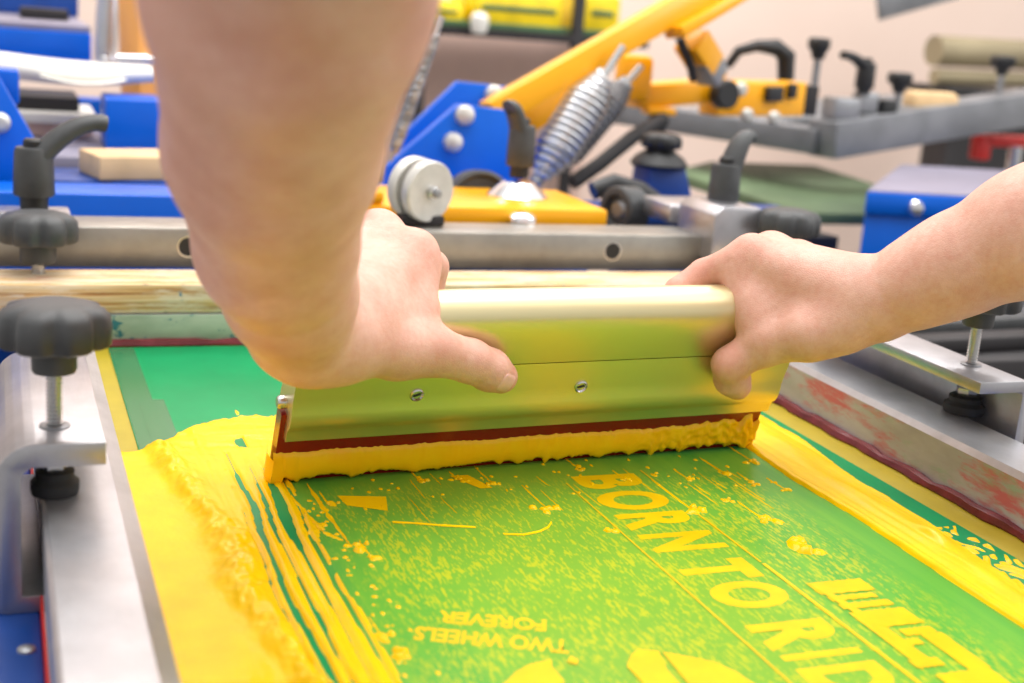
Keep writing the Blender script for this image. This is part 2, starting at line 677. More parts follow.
# lettering printed through the stencil
def letter(ch, x0, x1, yfar, ynear, bold=0.02):
    """glyph with its foot at x0, its head at x1, reading from yfar towards ynear"""
    cu = bpy.data.curves.new('glyph', 'FONT')
    cu.body = ch
    cu.offset = bold
    cu.resolution_u = 6
    ob = bpy.data.objects.new('glyph', cu)
    COL.objects.link(ob)
    dg = bpy.context.evaluated_depsgraph_get()
    dg.update()
    me = bpy.data.meshes.new_from_object(ob.evaluated_get(dg))
    bpy.data.objects.remove(ob)
    bpy.data.curves.remove(cu)
    V_ = np.array([v.co[:] for v in me.vertices])
    F_ = [tuple(p.vertices) for p in me.polygons]
    bpy.data.meshes.remove(me)
    lo, hi = V_.min(0), V_.max(0)
    a = (V_[:, 0] - lo[0]) / (hi[0] - lo[0])
    b = (V_[:, 1] - lo[1]) / (hi[1] - lo[1])
    out = np.stack([x0 + b * (x1 - x0), yfar + a * (ynear - yfar), np.full(len(a), 0.00042)], 1)
    return out, F_


def add_flat(acc, V_, F_):
    n = sum(len(v) for v in acc[0])
    acc[0].append(V_)
    acc[1].extend([tuple(i + n for i in f) for f in F_])


acc = ([], [])
for ch, x0, x1, ya, yb in (('B', 0.184, 0.228, -0.0245, -0.0485), ('O', 0.1835, 0.2295, -0.0535, -0.0845), ('R', 0.184, 0.229, -0.0895, -0.114),
                           ('N', 0.184, 0.230, -0.1205, -0.1455), ('T', 0.185, 0.229, -0.1600, -0.1850), ('O', 0.187, 0.2295, -0.1885, -0.2195),
                           ('R', 0.1865, 0.2305, -0.2360, -0.2630), ('I', 0.187, 0.230, -0.2675, -0.2730), ('D', 0.187, 0.230, -0.2810, -0.3080),
                           ('E', 0.187, 0.230, -0.3140, -0.3330)):
    add_flat(acc, *letter(ch, x0, x1, ya, yb, 0.045))


def small_text(word, foot_right, foot_left, head_left):
    """a word turned half round: reads from +x to -x, its foot away from the viewer"""
    V_, F_ = letter(word, 0, 1, 0, 1, 0.036)
    b, a = V_[:, 0], V_[:, 1]
    o_, e_, h_ = np.array(foot_right), np.array(foot_left), np.array(head_left)
    xy = o_ + a[:, None] * (e_ - o_) + b[:, None] * (h_ - e_)
    add_flat(acc, np.concatenate([xy, V_[:, 2:]], 1), F_)


small_text('FOREVER', (0.093, -0.2100), (0.0455, -0.1905), (0.0405, -0.2025))
small_text('TWO WHEELS', (0.0955, -0.2320), (0.0295, -0.2040), (0.0240, -0.2170))


def flat_poly(pts, z=None):
    z = 0.00042 + 0.000012 * (len(acc[0]) % 40) if z is None else z
    add_flat(acc, np.array([(p[0], p[1], z) for p in pts]), [tuple(range(len(pts)))])


# rules above and below the wording
flat_poly([(0.2358, -0.170), (0.2382, -0.170), (0.2392, -0.345), (0.2366, -0.345)])
flat_poly([(0.1762, -0.035), (0.1772, -0.035), (0.1790, -0.345), (0.1776, -0.345)])
flat_poly([(0.2345, -0.020), (0.2356, -0.020), (0.2372, -0.168), (0.2358, -0.168)])
# plain ornamental shapes
rng = np.random.RandomState(4)
for (a, b, y0_, y1_) in ((0.246, 0.280, -0.198, -0.2125), (0.2475, 0.276, -0.215, -0.2205), (0.248, 0.279, -0.224, -0.2305), (0.248, 0.281, -0.234, -0.252),
                         (0.248, 0.258, -0.250, -0.290), (0.262, 0.281, -0.256, -0.263), (0.270, 0.2825, -0.263, -0.300), (0.252, 0.266, -0.266, -0.272),
                         (0.246, 0.262, -0.285, -0.293), (0.250, 0.281, -0.300, -0.318), (0.254, 0.282, -0.321, -0.335)):
    n = 14
    top = [(a + (b - a) * k / n, y0_ + 0.0005 * math.sin(k * 2.3 + a * 900)) for k in range(n + 1)]
    bot = [(a + (b - a) * k / n, y1_ + 0.0005 * math.sin(k * 1.9 + b * 700)) for k in range(n, -1, -1)]
    flat_poly(top + bot)
for (a, b, y0_, y1_) in ((0.247, 0.2535, -0.2, -0.25), (0.2515, 0.2545, -0.25, -0.29)):
    flat_poly([(a, y0_), (a + 0.005, y0_ - 0.001), (b + 0.004, y1_), (b - 0.001, y1_)])
flat_poly([(0.111, -0.262), (0.118, -0.252), (0.1235, -0.248), (0.1325, -0.2515), (0.131, -0.256), (0.128, -0.268), (0.126, -0.300), (0.112, -0.300)])
flat_poly([(0.1335, -0.2525), (0.143, -0.259), (0.152, -0.266), (0.158, -0.276), (0.161, -0.290), (0.158, -0.310), (0.132, -0.310), (0.1315, -0.28), (0.1325, -0.265)])
flat_poly([(0.050, -0.266), (0.060, -0.256), (0.068, -0.251), (0.080, -0.2485), (0.0775, -0.255), (0.078, -0.268), (0.070, -0.280), (0.052, -0.285)])
flat_poly([(0.086, -0.252), (0.090, -0.247), (0.092, -0.252), (0.089, -0.256)])
VV = np.concatenate(acc[0])
t = NT('thin_yellow_print_film')
M['ink_print'] = t.set(t.ramp(t.noise(t.coord(), 60, 3), (0.3, lin((222, 178, 0))), (0.7, lin((230, 190, 2)))), 0.35, 0, Specular_IOR_Level=0.2)
let = raw_mesh('lettering', VV, acc[1], [M['ink_print']], emu)
tag(let, 'yellow wording and ornaments in the green emulsion')


# ------------------------------------------------------------------ loose ink on the screen
def height_sheet(name, x0, x1, y0, y1, res, hfun, label, cat, zbase=0.0003):
    nx, ny = int((x1 - x0) / res) + 1, int((y1 - y0) / res) + 1
    X_, Y_ = np.meshgrid(np.linspace(x0, x1, nx), np.linspace(y0, y1, ny), indexing='ij')
    H = hfun(X_, Y_)
    keep = H > 0
    Z = zbase + np.maximum(H, -0.0003)
    idx = -np.ones((nx, ny), int)
    quad = keep[:-1, :-1] | keep[1:, :-1] | keep[1:, 1:] | keep[:-1, 1:]
    used = np.zeros((nx, ny), bool)
    used[:-1, :-1] |= quad
    used[1:, :-1] |= quad
    used[1:, 1:] |= quad
    used[:-1, 1:] |= quad
    idx[used] = np.arange(used.sum())
    V_ = np.stack([X_[used], Y_[used], Z[used]], 1)
    q = np.argwhere(quad)
    F_ = np.stack([idx[q[:, 0], q[:, 1]], idx[q[:, 0] + 1, q[:, 1]], idx[q[:, 0] + 1, q[:, 1] + 1], idx[q[:, 0], q[:, 1] + 1]], 1)
    o_ = raw_mesh(name, V_, F_.tolist(), [M['ink']])
    tag(o_, label, cat, kind='stuff')
    return o_


def left_ink(X_, Y_):
    # body of the strip between the frame and the wiped print area
    wob = 0.004 * fbm(Y_ * 14, X_ * 0 + 3, 11)
    edge_r = np.where(Y_ > 0.012, 0.03, 0.0085 + 0.4 * wob)
    back = 0.060 + 0.060 * sstep(-0.074, 0.004, X_) ** 0.7 + 0.004 * fbm(X_ * 160, X_ * 0, 5, 3)
    ridge_x = np.interp(Y_, [-0.36, -0.241, -0.203, -0.139, -0.097, -0.069, 0.008, 0.064], [-0.022, -0.030, -0.034, -0.042, -0.040, -0.042, -0.052, -0.055])
    ridge_x = ridge_x + 0.003 * vnoise(Y_ * 28, Y_ * 0, 2)
    h = 0.0011 + 0.0004 * fbm(X_ * 60, Y_ * 22, 21)
    rd = X_ - ridge_x
    wid = 0.0075 + 0.0025 * vnoise(Y_ * 22, Y_ * 0 + 9, 8)
    lump = 0.72 + 0.62 * fbm(X_ * 95, Y_ * 62, 31) + 0.16 * np.abs(vnoise(X_ * 260, Y_ * 180, 35))
    ends = sstep(0.078, 0.052, Y_)
    h = h + 0.0078 * np.exp(-(rd / wid) ** 2) * lump * ends
    # swirls to the right of the ridge
    sw = sstep(0.0, 0.010, rd) * sstep(0.034, 0.020, rd)
    h = h + sw * 0.0016 * (0.6 + fbm(X_ * 150, Y_ * 20 + X_ * 40, 17))
    # flow marks behind the squeegee
    top = sstep(0.015, 0.05, Y_)
    h = h + top * 0.0010 * fbm(X_ * 30, Y_ * 190 + X_ * 25, 44)
    # strokes pulled along the screen towards the wiped area
    warp = 0.0022 * vnoise(Y_ * 7, Y_ * 0, 4) + 0.0008 * vnoise(Y_ * 25, Y_ * 0, 14)
    zone = sstep(-0.036, -0.020, X_) * sstep(0.075, 0.035, Y_)
    for q_, (c0, w0, y0_) in enumerate(((-0.0265, 0.0007, -0.02), (-0.0205, 0.0016, 0.040), (-0.0120, 0.0010, 0.015), (-0.0035, 0.0021, 0.012), (0.0042, 0.0012, 0.0))):
        cc = c0 + warp + 0.0009 * vnoise(Y_ * 18, Y_ * 0 + q_, 60 + q_)
        ww = w0 * (1 + 0.7 * vnoise(Y_ * 16, Y_ * 0 + q_, 80 + q_))
        ww = np.maximum(ww, 0.0001) * sstep(y0_ + 0.02, y0_ - 0.05, Y_)
        h = h - 0.0046 * np.exp(-((X_ - cc) / np.maximum(ww, 1e-5)) ** 4)
        h = h + 0.0006 * np.exp(-((X_ - cc - 1.9 * w0) / 0.0012) ** 2) * zone
    h = h + zone * 0.0005 * vnoise((X_ + warp) * 420, Y_ * 6, 71)
    h = h + 0.00022 * vnoise(X_ * 900, Y_ * 14, 73) * sstep(-0.06, -0.03, X_)
    # ragged limits
    h = np.where(X_ > edge_r + 0.002 * vnoise(Y_ * 60, Y_ * 0, 12), -0.001, h)
    h = h - 0.004 * sstep(-0.002, 0.002, Y_ - back)
    tongue = np.exp(-((X_ - 0.001) / 0.0022) ** 2) * np.exp(-((Y_ - 0.130) / 0.010) ** 2) * 0.004
    tongue2 = np.exp(-((X_ + 0.052) / 0.004) ** 2) * np.exp(-((Y_ - 0.106) / 0.005) ** 2) * 0.003
    h = h + tongue + tongue2
    # thin tears showing the green
    tear = vnoise(X_ * 210, Y_ * 30, 91) * sstep(0.02, 0.06, Y_) * sstep(-0.05, -0.02, X_)
    h = h - 0.003 * sstep(0.72, 0.9, tear)
    return h


height_sheet('ink', -0.0885, 0.034, -0.37, 0.150, 0.0011, left_ink,
             'thick glossy yellow ink piled in a lumpy ridge along the left edge of the screen', 'ink')


def right_ink(X_, Y_):
    inner = np.interp(Y_, [-0.37, -0.20, -0.12, -0.05, 0.03, 0.06, 0.2], [0.328, 0.3295, 0.332, 0.329, 0.333, 0.3385, 0.340])
    outer = np.interp(Y_, [-0.37, -0.231, -0.223, -0.155, -0.128, -0.092, -0.066, 0.031, 0.09, 0.16], [0.358, 0.362, 0.365, 0.372, 0.374, 0.375, 0.3735, 0.3855, 0.386, 0.383])
    outer = outer + 0.0014 * fbm(Y_ * 40, Y_ * 0, 6)
    h = 0.0012 + 0.0006 * vnoise(X_ * 260, Y_ * 7, 13) + 0.0008 * fbm(X_ * 90, Y_ * 12 + X_ * 60, 15)
    rim = np.exp(-((X_ - inner - 0.004) / 0.003) ** 2) * 0.0016
    mid = np.exp(-((X_ - (inner + outer) / 2 - 0.003) / 0.008) ** 2) * 0.0016 * (1 + 0.8 * vnoise(Y_ * 25, X_ * 60, 19))
    h = h + rim + mid
    blob = np.exp(-((X_ - 0.3605) / 0.006) ** 2) * np.exp(-((Y_ + 0.155) / 0.012) ** 2) * 0.003
    # scrolls reaching over the green near the front
    sc = sstep(-0.140, -0.165, Y_)
    curl = np.sin(X_ * 620 + 3 * np.sin(Y_ * 150)) * np.cos(Y_ * 240 + 2 * np.sin(X_ * 300))
    loops = np.where((X_ > outer - 0.001) & (X_ < 0.3885), (curl - 0.12) * 0.002, -0.002) * sc
    body = np.minimum(h, 1) - 0.01 * sstep(-0.0012, 0.0012, X_ - outer) - 0.01 * sstep(0.0010, -0.0010, X_ - inner)
    res = np.maximum(body + blob * (X_ < outer), np.where(sc > 0, loops, -1))
    res = np.where(Y_ > 0.145 + 0.006 * vnoise(X_ * 200, X_ * 0, 3), -0.001, res)
    return res


height_sheet('ink', 0.322, 0.392, -0.37, 0.165, 0.0010, right_ink,
             'smooth yellow ink stripe dragged along the right edge of the screen', 'ink')

# spatter, dragged flecks and stray lines on the wiped area
rng = np.random.RandomState(12)
verts, faces = [], []


def fleck(x, y, lx, ly, h, seed, n=14):
    r = np.random.RandomState(seed)
    base = len(verts)
    th = np.linspace(0, 2 * PI, n, endpoint=False)
    rad = 1 + 0.45 * (r.rand(n) - 0.5)
    for k in range(n):
        verts.append((x + lx * rad[k] * math.cos(th[k]), y + ly * rad[k] * math.sin(th[k]), 0.0002))
    for k in range(n):
        verts.append((x + 0.6 * lx * rad[k] * math.cos(th[k]), y + 0.6 * ly * rad[k] * math.sin(th[k]), 0.0003 + h * (0.7 + 0.4 * r.rand())))
    verts.append((x, y, 0.0003 + h))
    for k in range(n):
        j = (k + 1) % n
        faces.append((base + k, base + j, base + n + j, base + n + k))
        faces.append((base + n + k, base + n + j, base + 2 * n))


def streak(x, y0_, y1_, w, seed, dx=0.0, h=0.0006):
    r = np.random.RandomState(seed)
    n = 16
    base = len(verts)
    for k in range(n + 1):
        s = k / n
        ww = w * (0.35 + 0.9 * r.rand()) * (1 - abs(2 * s - 1) ** 4 * 0.9)
        xx = x + dx * s + 0.0004 * (r.rand() - 0.5)
        yy = y0_ + (y1_ - y0_) * s
        verts.extend([(xx - ww, yy, 0.0002), (xx, yy, 0.0003 + h), (xx + ww, yy, 0.0002)])
    for k in range(n):
        a = base + 3 * k
        faces.append((a, a + 1, a + 4, a + 3))
        faces.append((a + 1, a + 2, a + 5, a + 4))


BL = [(0.023, -0.109, 0.006), (0.012, -0.080, 0.006), (0.149, -0.072, 0.0055), (0.171, -0.110, 0.0045), (0.236, -0.090, 0.0075), (0.272, -0.155, 0.010),
      (0.273, -0.113, 0.006), (0.267, -0.078, 0.004), (0.322, -0.016, 0.006), (0.241, -0.029, 0.003), (0.196, -0.012, 0.004), (0.015, -0.229, 0.006),
      (0.012, -0.212, 0.005), (-0.006, -0.216, 0.003), (0.025, -0.046, 0.004), (0.29, -0.036, 0.0045), (0.30, -0.055, 0.005), (0.315, -0.07, 0.004),
      (0.26, -0.04, 0.0035), (0.131, -0.03, 0.005), (0.112, -0.02, 0.004), (0.088, -0.016, 0.004), (0.218, -0.035, 0.003), (0.03, -0.125, 0.004)]
for i, (x, y, r) in enumerate(BL):
    for k in range(5):
        rr_ = r * rng.uniform(0.28, 0.6)
        fleck(x + rng.normal() * r * 0.5, y + rng.normal() * r * 0.45, rr_, rr_ * rng.uniform(0.8, 1.4), r * rng.uniform(0.15, 0.35), i * 10 + k)
    if i % 2 == 0 or i > 12:
        streak(x - 0.0006, y, y + r * rng.uniform(4, 7), 0.0009, 300 + i, -0.001)
streak(0.022, -0.105, -0.012, 0.0016, 701, -0.003, 0.0009)
streak(0.012, -0.085, -0.03, 0.0016, 702, -0.006, 0.0009)
streak(0.012, -0.085, -0.10, 0.0020, 703, 0.008, 0.0009)
for k in range(60):
    fleck(rng.uniform(0.005, 0.33), rng.uniform(-0.06, 0.005), rng.uniform(0.0005, 0.0014), rng.uniform(0.0008, 0.0026), 0.0006, 900 + k, 8)
for k in range(16):
    x = rng.uniform(0.03, 0.325)
    y = rng.uniform(-0.06, 0.0)
    streak(x, y, y - rng.uniform(0.012, 0.05), rng.uniform(0.0004, 0.0009), 1100 + k, rng.uniform(0, 0.002), 0.0004)
for k in range(40):
    y = rng.uniform(-0.25, -0.03)
    fleck(0.010 + 0.018 * rng.rand(), y, rng.uniform(0.0007, 0.002), rng.uniform(0.0008, 0.0024), 0.0006, 1300 + k, 8)
# sideways swoosh
sw = [(0.053, -0.079), (0.066, -0.083), (0.078, -0.088), (0.097, -0.094)]
for a, b in zip(sw, sw[1:]):
    base = len(verts)
    verts.extend([(a[0], a[1] - 0.0014, 0.0005), (a[0], a[1] + 0.0014, 0.0008), (b[0], b[1] - 0.001, 0.0005), (b[0], b[1] + 0.001, 0.0008)])
    faces.append((base, base + 2, base + 3, base + 1))
sw = [(0.109, -0.106), (0.120, -0.109), (0.131, -0.106), (0.138, -0.101), (0.143, -0.094)]
for a, b in zip(sw, sw[1:]):
    base = len(verts)
    verts.extend([(a[0], a[1] - 0.001, 0.0005), (a[0], a[1] + 0.001, 0.0008), (b[0], b[1] - 0.001, 0.0005), (b[0], b[1] + 0.001, 0.0008)])
    faces.append((base, base + 2, base + 3, base + 1))
for (pts) in ([(0.032, -0.034), (0.060, -0.040), (0.055, -0.062), (0.034, -0.050)], [(0.108, -0.012), (0.120, -0.012), (0.128, -0.036), (0.120, -0.036)]):
    base = len(verts)
    verts.extend([(p[0], p[1], 0.0005) for p in pts])
    faces.append(tuple(range(base, base + len(pts))))
o = raw_mesh('ink_spatter', verts, faces, [M['ink']])
tag(o, 'small yellow ink flecks and dragged streaks on the wiped green print area', 'ink', kind='stuff')

# ------------------------------------------------------------------ squeegee
LEAN = math.radians(20)
PSI = math.atan2(0.022, 0.335)
EX = Vector((math.cos(PSI), math.sin(PSI), 0))
EY = Vector((-math.sin(PSI), math.cos(PSI), 0))
EV = -math.sin(LEAN) * EY + math.cos(LEAN) * Vector((0, 0, 1))     # up along the squeegee
EN = -math.cos(LEAN) * EY - math.sin(LEAN) * Vector((0, 0, 1))     # out of its front face
SQ0 = Vector((0, 0, 0.0012))


def sq(x, v_, n_):
    return SQ0 + EX * x + EV * v_ + EN * n_


squeegee = thing('squeegee', tuple(SQ0 + EX * 0.17), 'satin metal squeegee, its gold tint painted from reflected ink, with red blade held by both hands', 'squeegee')


def sq_profile(name, prof, x0, x1, mat, parent, ang=28):
    """closed (n, v) outline swept along the squeegee"""
    mb = MB()
    a = [sq(x0, p[1], p[0]) for p in prof]
    b = [sq(x1, p[1], p[0]) for p in prof]
    k = len(prof)
    faces_ = [(i, (i + 1) % k, k + (i + 1) % k, k + i) for i in range(k)]
    mb._add(a + b, faces_)
    ca, cb = mb.bm.faces, None
    vs_ = list(mb.bm.verts)
    mb.bm.faces.new(list(reversed(vs_[:k])))
    mb.bm.faces.new(vs_[k:])
    return mb.build(name, mat, parent, smooth_angle=ang)


hold = [(0.0088, 0.0335), (0.0094, 0.0340), (0.0097, 0.041), (0.0102, 0.0425), (0.0122, 0.0450), (0.0132, 0.048), (0.0134, 0.052), (0.0130, 0.056),
        (0.0122, 0.059), (0.0120, 0.066), (0.0122, 0.075), (0.0124, 0.0846), (0.0104, 0.0846)]
hold = hold + [(-a, b) for a, b in reversed(hold)]
sq_profile('blade_holder', hold, 0.0022, 0.3385, M['gold'], squeegee)
hd = [(0.0104, 0.0854), (0.0127, 0.0854), (0.0140, 0.094), (0.0150, 0.103), (0.0156, 0.110)]
for k in range(1, 12):
    th = PI * k / 12
    hd.append((0.0156 * math.cos(th), 0.1120 + 0.0165 * math.sin(th)))
hd += [(-0.0156, 0.110), (-0.0150, 0.103), (-0.0140, 0.094), (-0.0127, 0.0854), (-0.0104, 0.0854)]
sq_profile('handle', hd, 0.0022, 0.3385, M['gold'], squeegee, 40)
bl = [(0.0047, 0.0), (0.0047, 0.050), (-0.0047, 0.050), (-0.0047, 0.0)]
sq_profile('blade', bl, -0.0010, 0.3375, M['blade'], squeegee)
for x in (0.0765, 0.1850):
    mb = MB()
    c = sq(x, 0.0655, 0.0112)
    mb.lathe([(0.0044, 0.0), (0.0044, 0.0016), (0.0036, 0.0022), (0.0028, 0.0010), (0.0, 0.0010)], c, EN, 20)
    sc_ = mb.build('screw', M['steel'], squeegee)
    s2 = MB()
    s2.beam(sq(x - 0.0022, 0.0648, 0.0124), sq(x + 0.0022, 0.0662, 0.0124), 0.0008, 0.001, 0)
    s2.build('slot', M['plastic_dark'], sc_)
mb = MB()
mb.lathe([(0.0, 0.0), (0.0040, 0.0), (0.0040, 0.004), (0.003, 0.0055), (0, 0.0055)], sq(0.0022, 0.056, 0.0), -EX, 16)
mb.build('end_bolt', M['steel'], squeegee)

# ink clinging to the blade
nx = 420
xs = np.linspace(-0.0025, 0.3375, nx)
top = 0.0222 + 0.0012 * fbm(xs * 60, xs * 0, 3) + 0.0005 * vnoise(xs * 500, xs * 0, 9) + 0.0055 * sstep(0.26, 0.335, xs) * (0.6 + 0.8 * vnoise(xs * 230, xs * 0, 14))
arc = 0.0044 * np.abs(np.sin(xs * 95 + 2.5 * vnoise(xs * 14, xs * 0, 6))) ** 0.6
drip = np.zeros(nx)
rng = np.random.RandomState(8)
for k in range(44):
    c = rng.uniform(0.0, 0.335)
    drip += rng.uniform(0.0006, 0.0022) * np.exp(-((xs - c) / rng.uniform(0.0008, 0.0022)) ** 2)
bot = 0.0026 + arc - drip + 0.0004 * vnoise(xs * 900, xs * 0, 33)
bot = np.maximum(bot, 0.0004)
bot[xs < 0.004] = 0.0006
rows = 12
bulge = 0.0045 + 0.0015 * fbm(xs * 26, xs * 0, 40)
rough = sstep(0.22, 0.33, xs)
Pg = []
for i in range(nx):
    line = []
    x = xs[i]
    for j in range(rows + 1):
        s = j / rows
        v_ = top[i] + (bot[i] - top[i]) * s
        n_ = 0.0049 + bulge[i] * (0.12 + 0.88 * math.sin(min(1, s * 1.05) * PI * 0.62)) * (1 if j < rows else 0.92)
        n_ += rough[i] * 0.0022 * float(vnoise(np.array([x * 330.0]), np.array([j * 0.8]), 51)[0])
        if j == 0:
            n_ = 0.0045
        line.append(sq(x, v_, n_))
    line.append(sq(x, bot[i] + 0.0006, 0.0048))
    Pg.append(line)
mb = MB()
mb.grid(Pg)
# wrap at the left end
lw = []
for j in range(7):
    s = j / 6
    lw.append([sq(-0.0025 - 0.002 * math.sin(s * PI), 0.0185 * (1 - q / 8) + 0.0006, 0.0085 - 0.016 * s) for q in range(9)])
mb.grid(lw)
o = mb.build('ink_coating', M['ink_blade'], squeegee, smooth_angle=180)
tag(o, 'orange yellow ink clinging to the blade in ragged drips')
o['kind'] = 'stuff'


# ------------------------------------------------------------------ knobs, levers, clamps
def star_knob(parent, c, R, h, hub_r, hub_h, n=7, phase=0.0, mat=None):
    """scalloped hand knob, its underside at height c.z"""
    def mod(th, k):
        s = 0.5 - 0.5 * math.cos(n * (th + phase))
        amt = [0.13, 0.14, 0.14, 0.14, 0.10, 0.03, 0, 0, 0][k - 4] if k >= 4 else 0
        return 1 - amt * s ** 3
    prof = [(hub_r, -hub_h), (hub_r * 1.06, -hub_h * 0.9), (hub_r * 1.08, 0.0), (hub_r * 1.3, 0.0005), (R * 0.90, 0.001), (R * 0.985, h * 0.12), (R, h * 0.5), (R * 0.97, h * 0.78),
            (R * 0.86, h * 0.95), (R * 0.55, h * 1.06), (R * 0.3, h * 1.08), (R * 0.12, h * 1.085), (0, h * 1.085)]
    return MB().lathe(prof, c, (0, 0, 1), 112, mod).build('star_knob', mat or M['plastic'], parent, smooth_angle=60)


def threaded(parent, p, q, r, name='bolt'):
    p, q = Vector(p), Vector(q)
    L = (q - p).length
    n = max(4, int(L / 0.0019))
    prof = [(r, 0)]
    for k in range(n):
        a = L * k / n
        prof += [(r, a), (r, a + 0.25 * L / n), (r * 0.76, a + 0.5 * L / n), (r * 0.76, a + 0.72 * L / n)]
    prof.append((r, L))
    return MB().lathe(prof, p, q - p, 18).build(name, M['steel'], parent)


def lever(parent, c, r, h, az, reach, rise, mat=None, fat=1.0):
    """ratchet clamping lever: tapered body, small top button and a curved flattened arm"""
    mat = mat or M['plastic']
    c = Vector(c)
    d = Vector((math.cos(az), math.sin(az), 0))
    mb = MB()
    mb.lathe([(r * 0.92, 0), (r, h * 0.04), (r * 0.97, h * 0.5), (r * 0.93, h * 0.9), (r * 0.86, h), (r * 0.5, h * 1.02), (0, h * 1.02)], c, (0, 0, 1), 28)
    top = c + Vector((0, 0, h))
    pts, rad = [], []
    for k in range(13):
        s = k / 12
        pts.append(top + d * (r * 0.25 + reach * s) + Vector((0, 0, -h * 0.18 * (1 - s) ** 2 + rise * (1 - (1 - s) ** 2) - 0.10 * rise * s ** 6)))
        rad.append(r * (0.88 - 0.30 * s / fat ** 2 + (0.06 if k >= 11 else 0)))
    side = d.cross(Vector((0, 0, 1)))
    mb.tube(pts, r * 0.5, 14, rad, 0.66, side)
    body = mb.build('lever_handle', mat, parent, smooth_angle=50)
    MB().lathe([(r * 0.5, 0), (r * 0.5, h * 0.16), (r * 0.42, h * 0.2), (0, h * 0.2)], top + Vector((0, 0, -h * 0.02)), (0, 0, 1), 18).build('button', M['plastic_dark'], body)
    MB().lathe([(r * 0.66, -h * 0.28), (r * 0.7, -h * 0.02), (r * 0.7, 0.002)], c, (0, 0, 1), 20).build('collar', M['plastic_dark'], body)
    return body


def c_section(x_wall, x_open, z0, z1, th, rad):
    """closed outline of a C channel in (x, z), wall at x_wall, open towards x_open"""
    s = 1 if x_open > x_wall else -1
    out = []

    def arc(cx, cz, r, a0, a1, n=6):
        return [(cx + s * r * math.cos(a0 + (a1 - a0) * k / n), cz + r * math.sin(a0 + (a1 - a0) * k / n)) for k in range(n + 1)]
    out += [(x_open, z1)]
    out += arc(x_wall + s * rad, z1 - rad, rad, PI / 2, PI)
    out += arc(x_wall + s * 0.004, z0 + 0.004, 0.004, PI, 1.5 * PI)
    out += [(x_open, z0), (x_open, z0 + th * 0.75)]
    out += [(x_wall + s * th, z0 + th * 0.75)]
    ri = max(rad - th, 0.002)
    out += list(reversed(arc(x_wall + s * (th + ri), z1 - th - ri, ri, PI / 2, PI)))
    out += [(x_open, z1 - th)]
    return out


def side_clamp(name, label, x_wall, x_open, y0, y1, bx, by, th, foot_r, phase):
    t_ = thing(name, ((x_wall + x_open) / 2, (y0 + y1) / 2, -0.0145), label, 'clamp', None)
    mb = MB()
    poly = c_section(x_wall, x_open, -0.0145, 0.0700, th, 0.018 if x_open > x_wall else 0.006)
    mb.prism(poly, (0, y1, 0), (1, 0, 0), (0, 0, 1), y1 - y0, 0.0006)
    mb.build('clamp_body', M['alu'], t_, smooth_angle=30)
    threaded(t_, (bx, by, 0.0540), (bx, by, 0.0995), 0.0040)
    MB().lathe([(0.0072, 0), (0.0072, 0.0008), (0.0060, 0.0012), (0.0042, 0.0012)], (bx, by, 0.0700), (0, 0, 1), 24).build('thread_insert', M['steel_dull'], t_)
    star_knob(t_, (bx, by, 0.1095), 0.0268, 0.0205, 0.0098, 0.0120, 7, phase)
    f = MB().lathe([(foot_r * 0.96, 0), (foot_r, 0.002), (foot_r, 0.006), (foot_r * 0.82, 0.0078), (foot_r * 0.78, 0.0085), (foot_r * 0.80, 0.0115), (foot_r * 0.62, 0.0130), (0.004, 0.0132)],
                   (bx, by, ZR), (0, 0, 1), 28).build('rubber_foot', M['rubber'], t_)
    MB().lathe([(0.0068, 0.0125), (0.0072, 0.0132), (0.0072, 0.0178), (0.0066, 0.0184), (0.004, 0.0184)], (bx, by, ZR), (0, 0, 1), 6).build('nut', M['steel'], f)
    return t_


side_clamp('screen_clamp', 'grey metal clamp with black star knob gripping the left rail of the screen frame', -0.153, -0.1035, -0.125, 0.045, -0.1255, -0.098, 0.0115, 0.0115, 0.25)
side_clamp('screen_clamp', 'pale metal clamp with black knob under the bare right forearm', 0.4905, 0.4465, -0.077, 0.160, 0.4725, -0.035, 0.0078, 0.0140, 0.1)

# base plate that carries frame and clamps, and the pedestal below
base = thing('lower_press', (0.17, 0.1, -0.85), 'blue metal press base below the screen frame at the lower left corner', 'press base')
mb = MB()
mb.box((-0.175, -0.36, -0.034), (-0.1335, 0.50, -0.0146), 0.002)
mb.box((0.4700, -0.36, -0.034), (0.53, 0.50, -0.0146), 0.002)
mb.box((-0.175, 0.38, -0.064), (0.53, 0.50, -0.034), 0.002)
mb.build('base_arm', M['blue_deep'], base)
MB().box((-0.1335, -0.4, -0.02), (-0.1322, 0.3, -0.0060), 0).build('red_strip', M['red'], base)
MB().box((0.02, 0.24, -0.85), (0.36, 0.50, -0.064), 0.004).build('pedestal', M['dark'], base)
MB().lathe([(0.0042, 0), (0.0040, 0.0012), (0.0022, 0.0022), (0, 0.0024)], (-0.1405, -0.163, -0.0147), (0, 0, 1), 16).build('rivet', M['steel_dull'], base)

# ------------------------------------------------------------------ wooden bar on the back rail
o = MB().box((-0.26, 0.3170, 0.0258), (0.60, 0.3770, 0.0492), 0.0015).build('wooden_bar', M['wood'])
tag(o, 'long paint spotted wooden bar lying across the back of the screen frame', 'wooden bar')

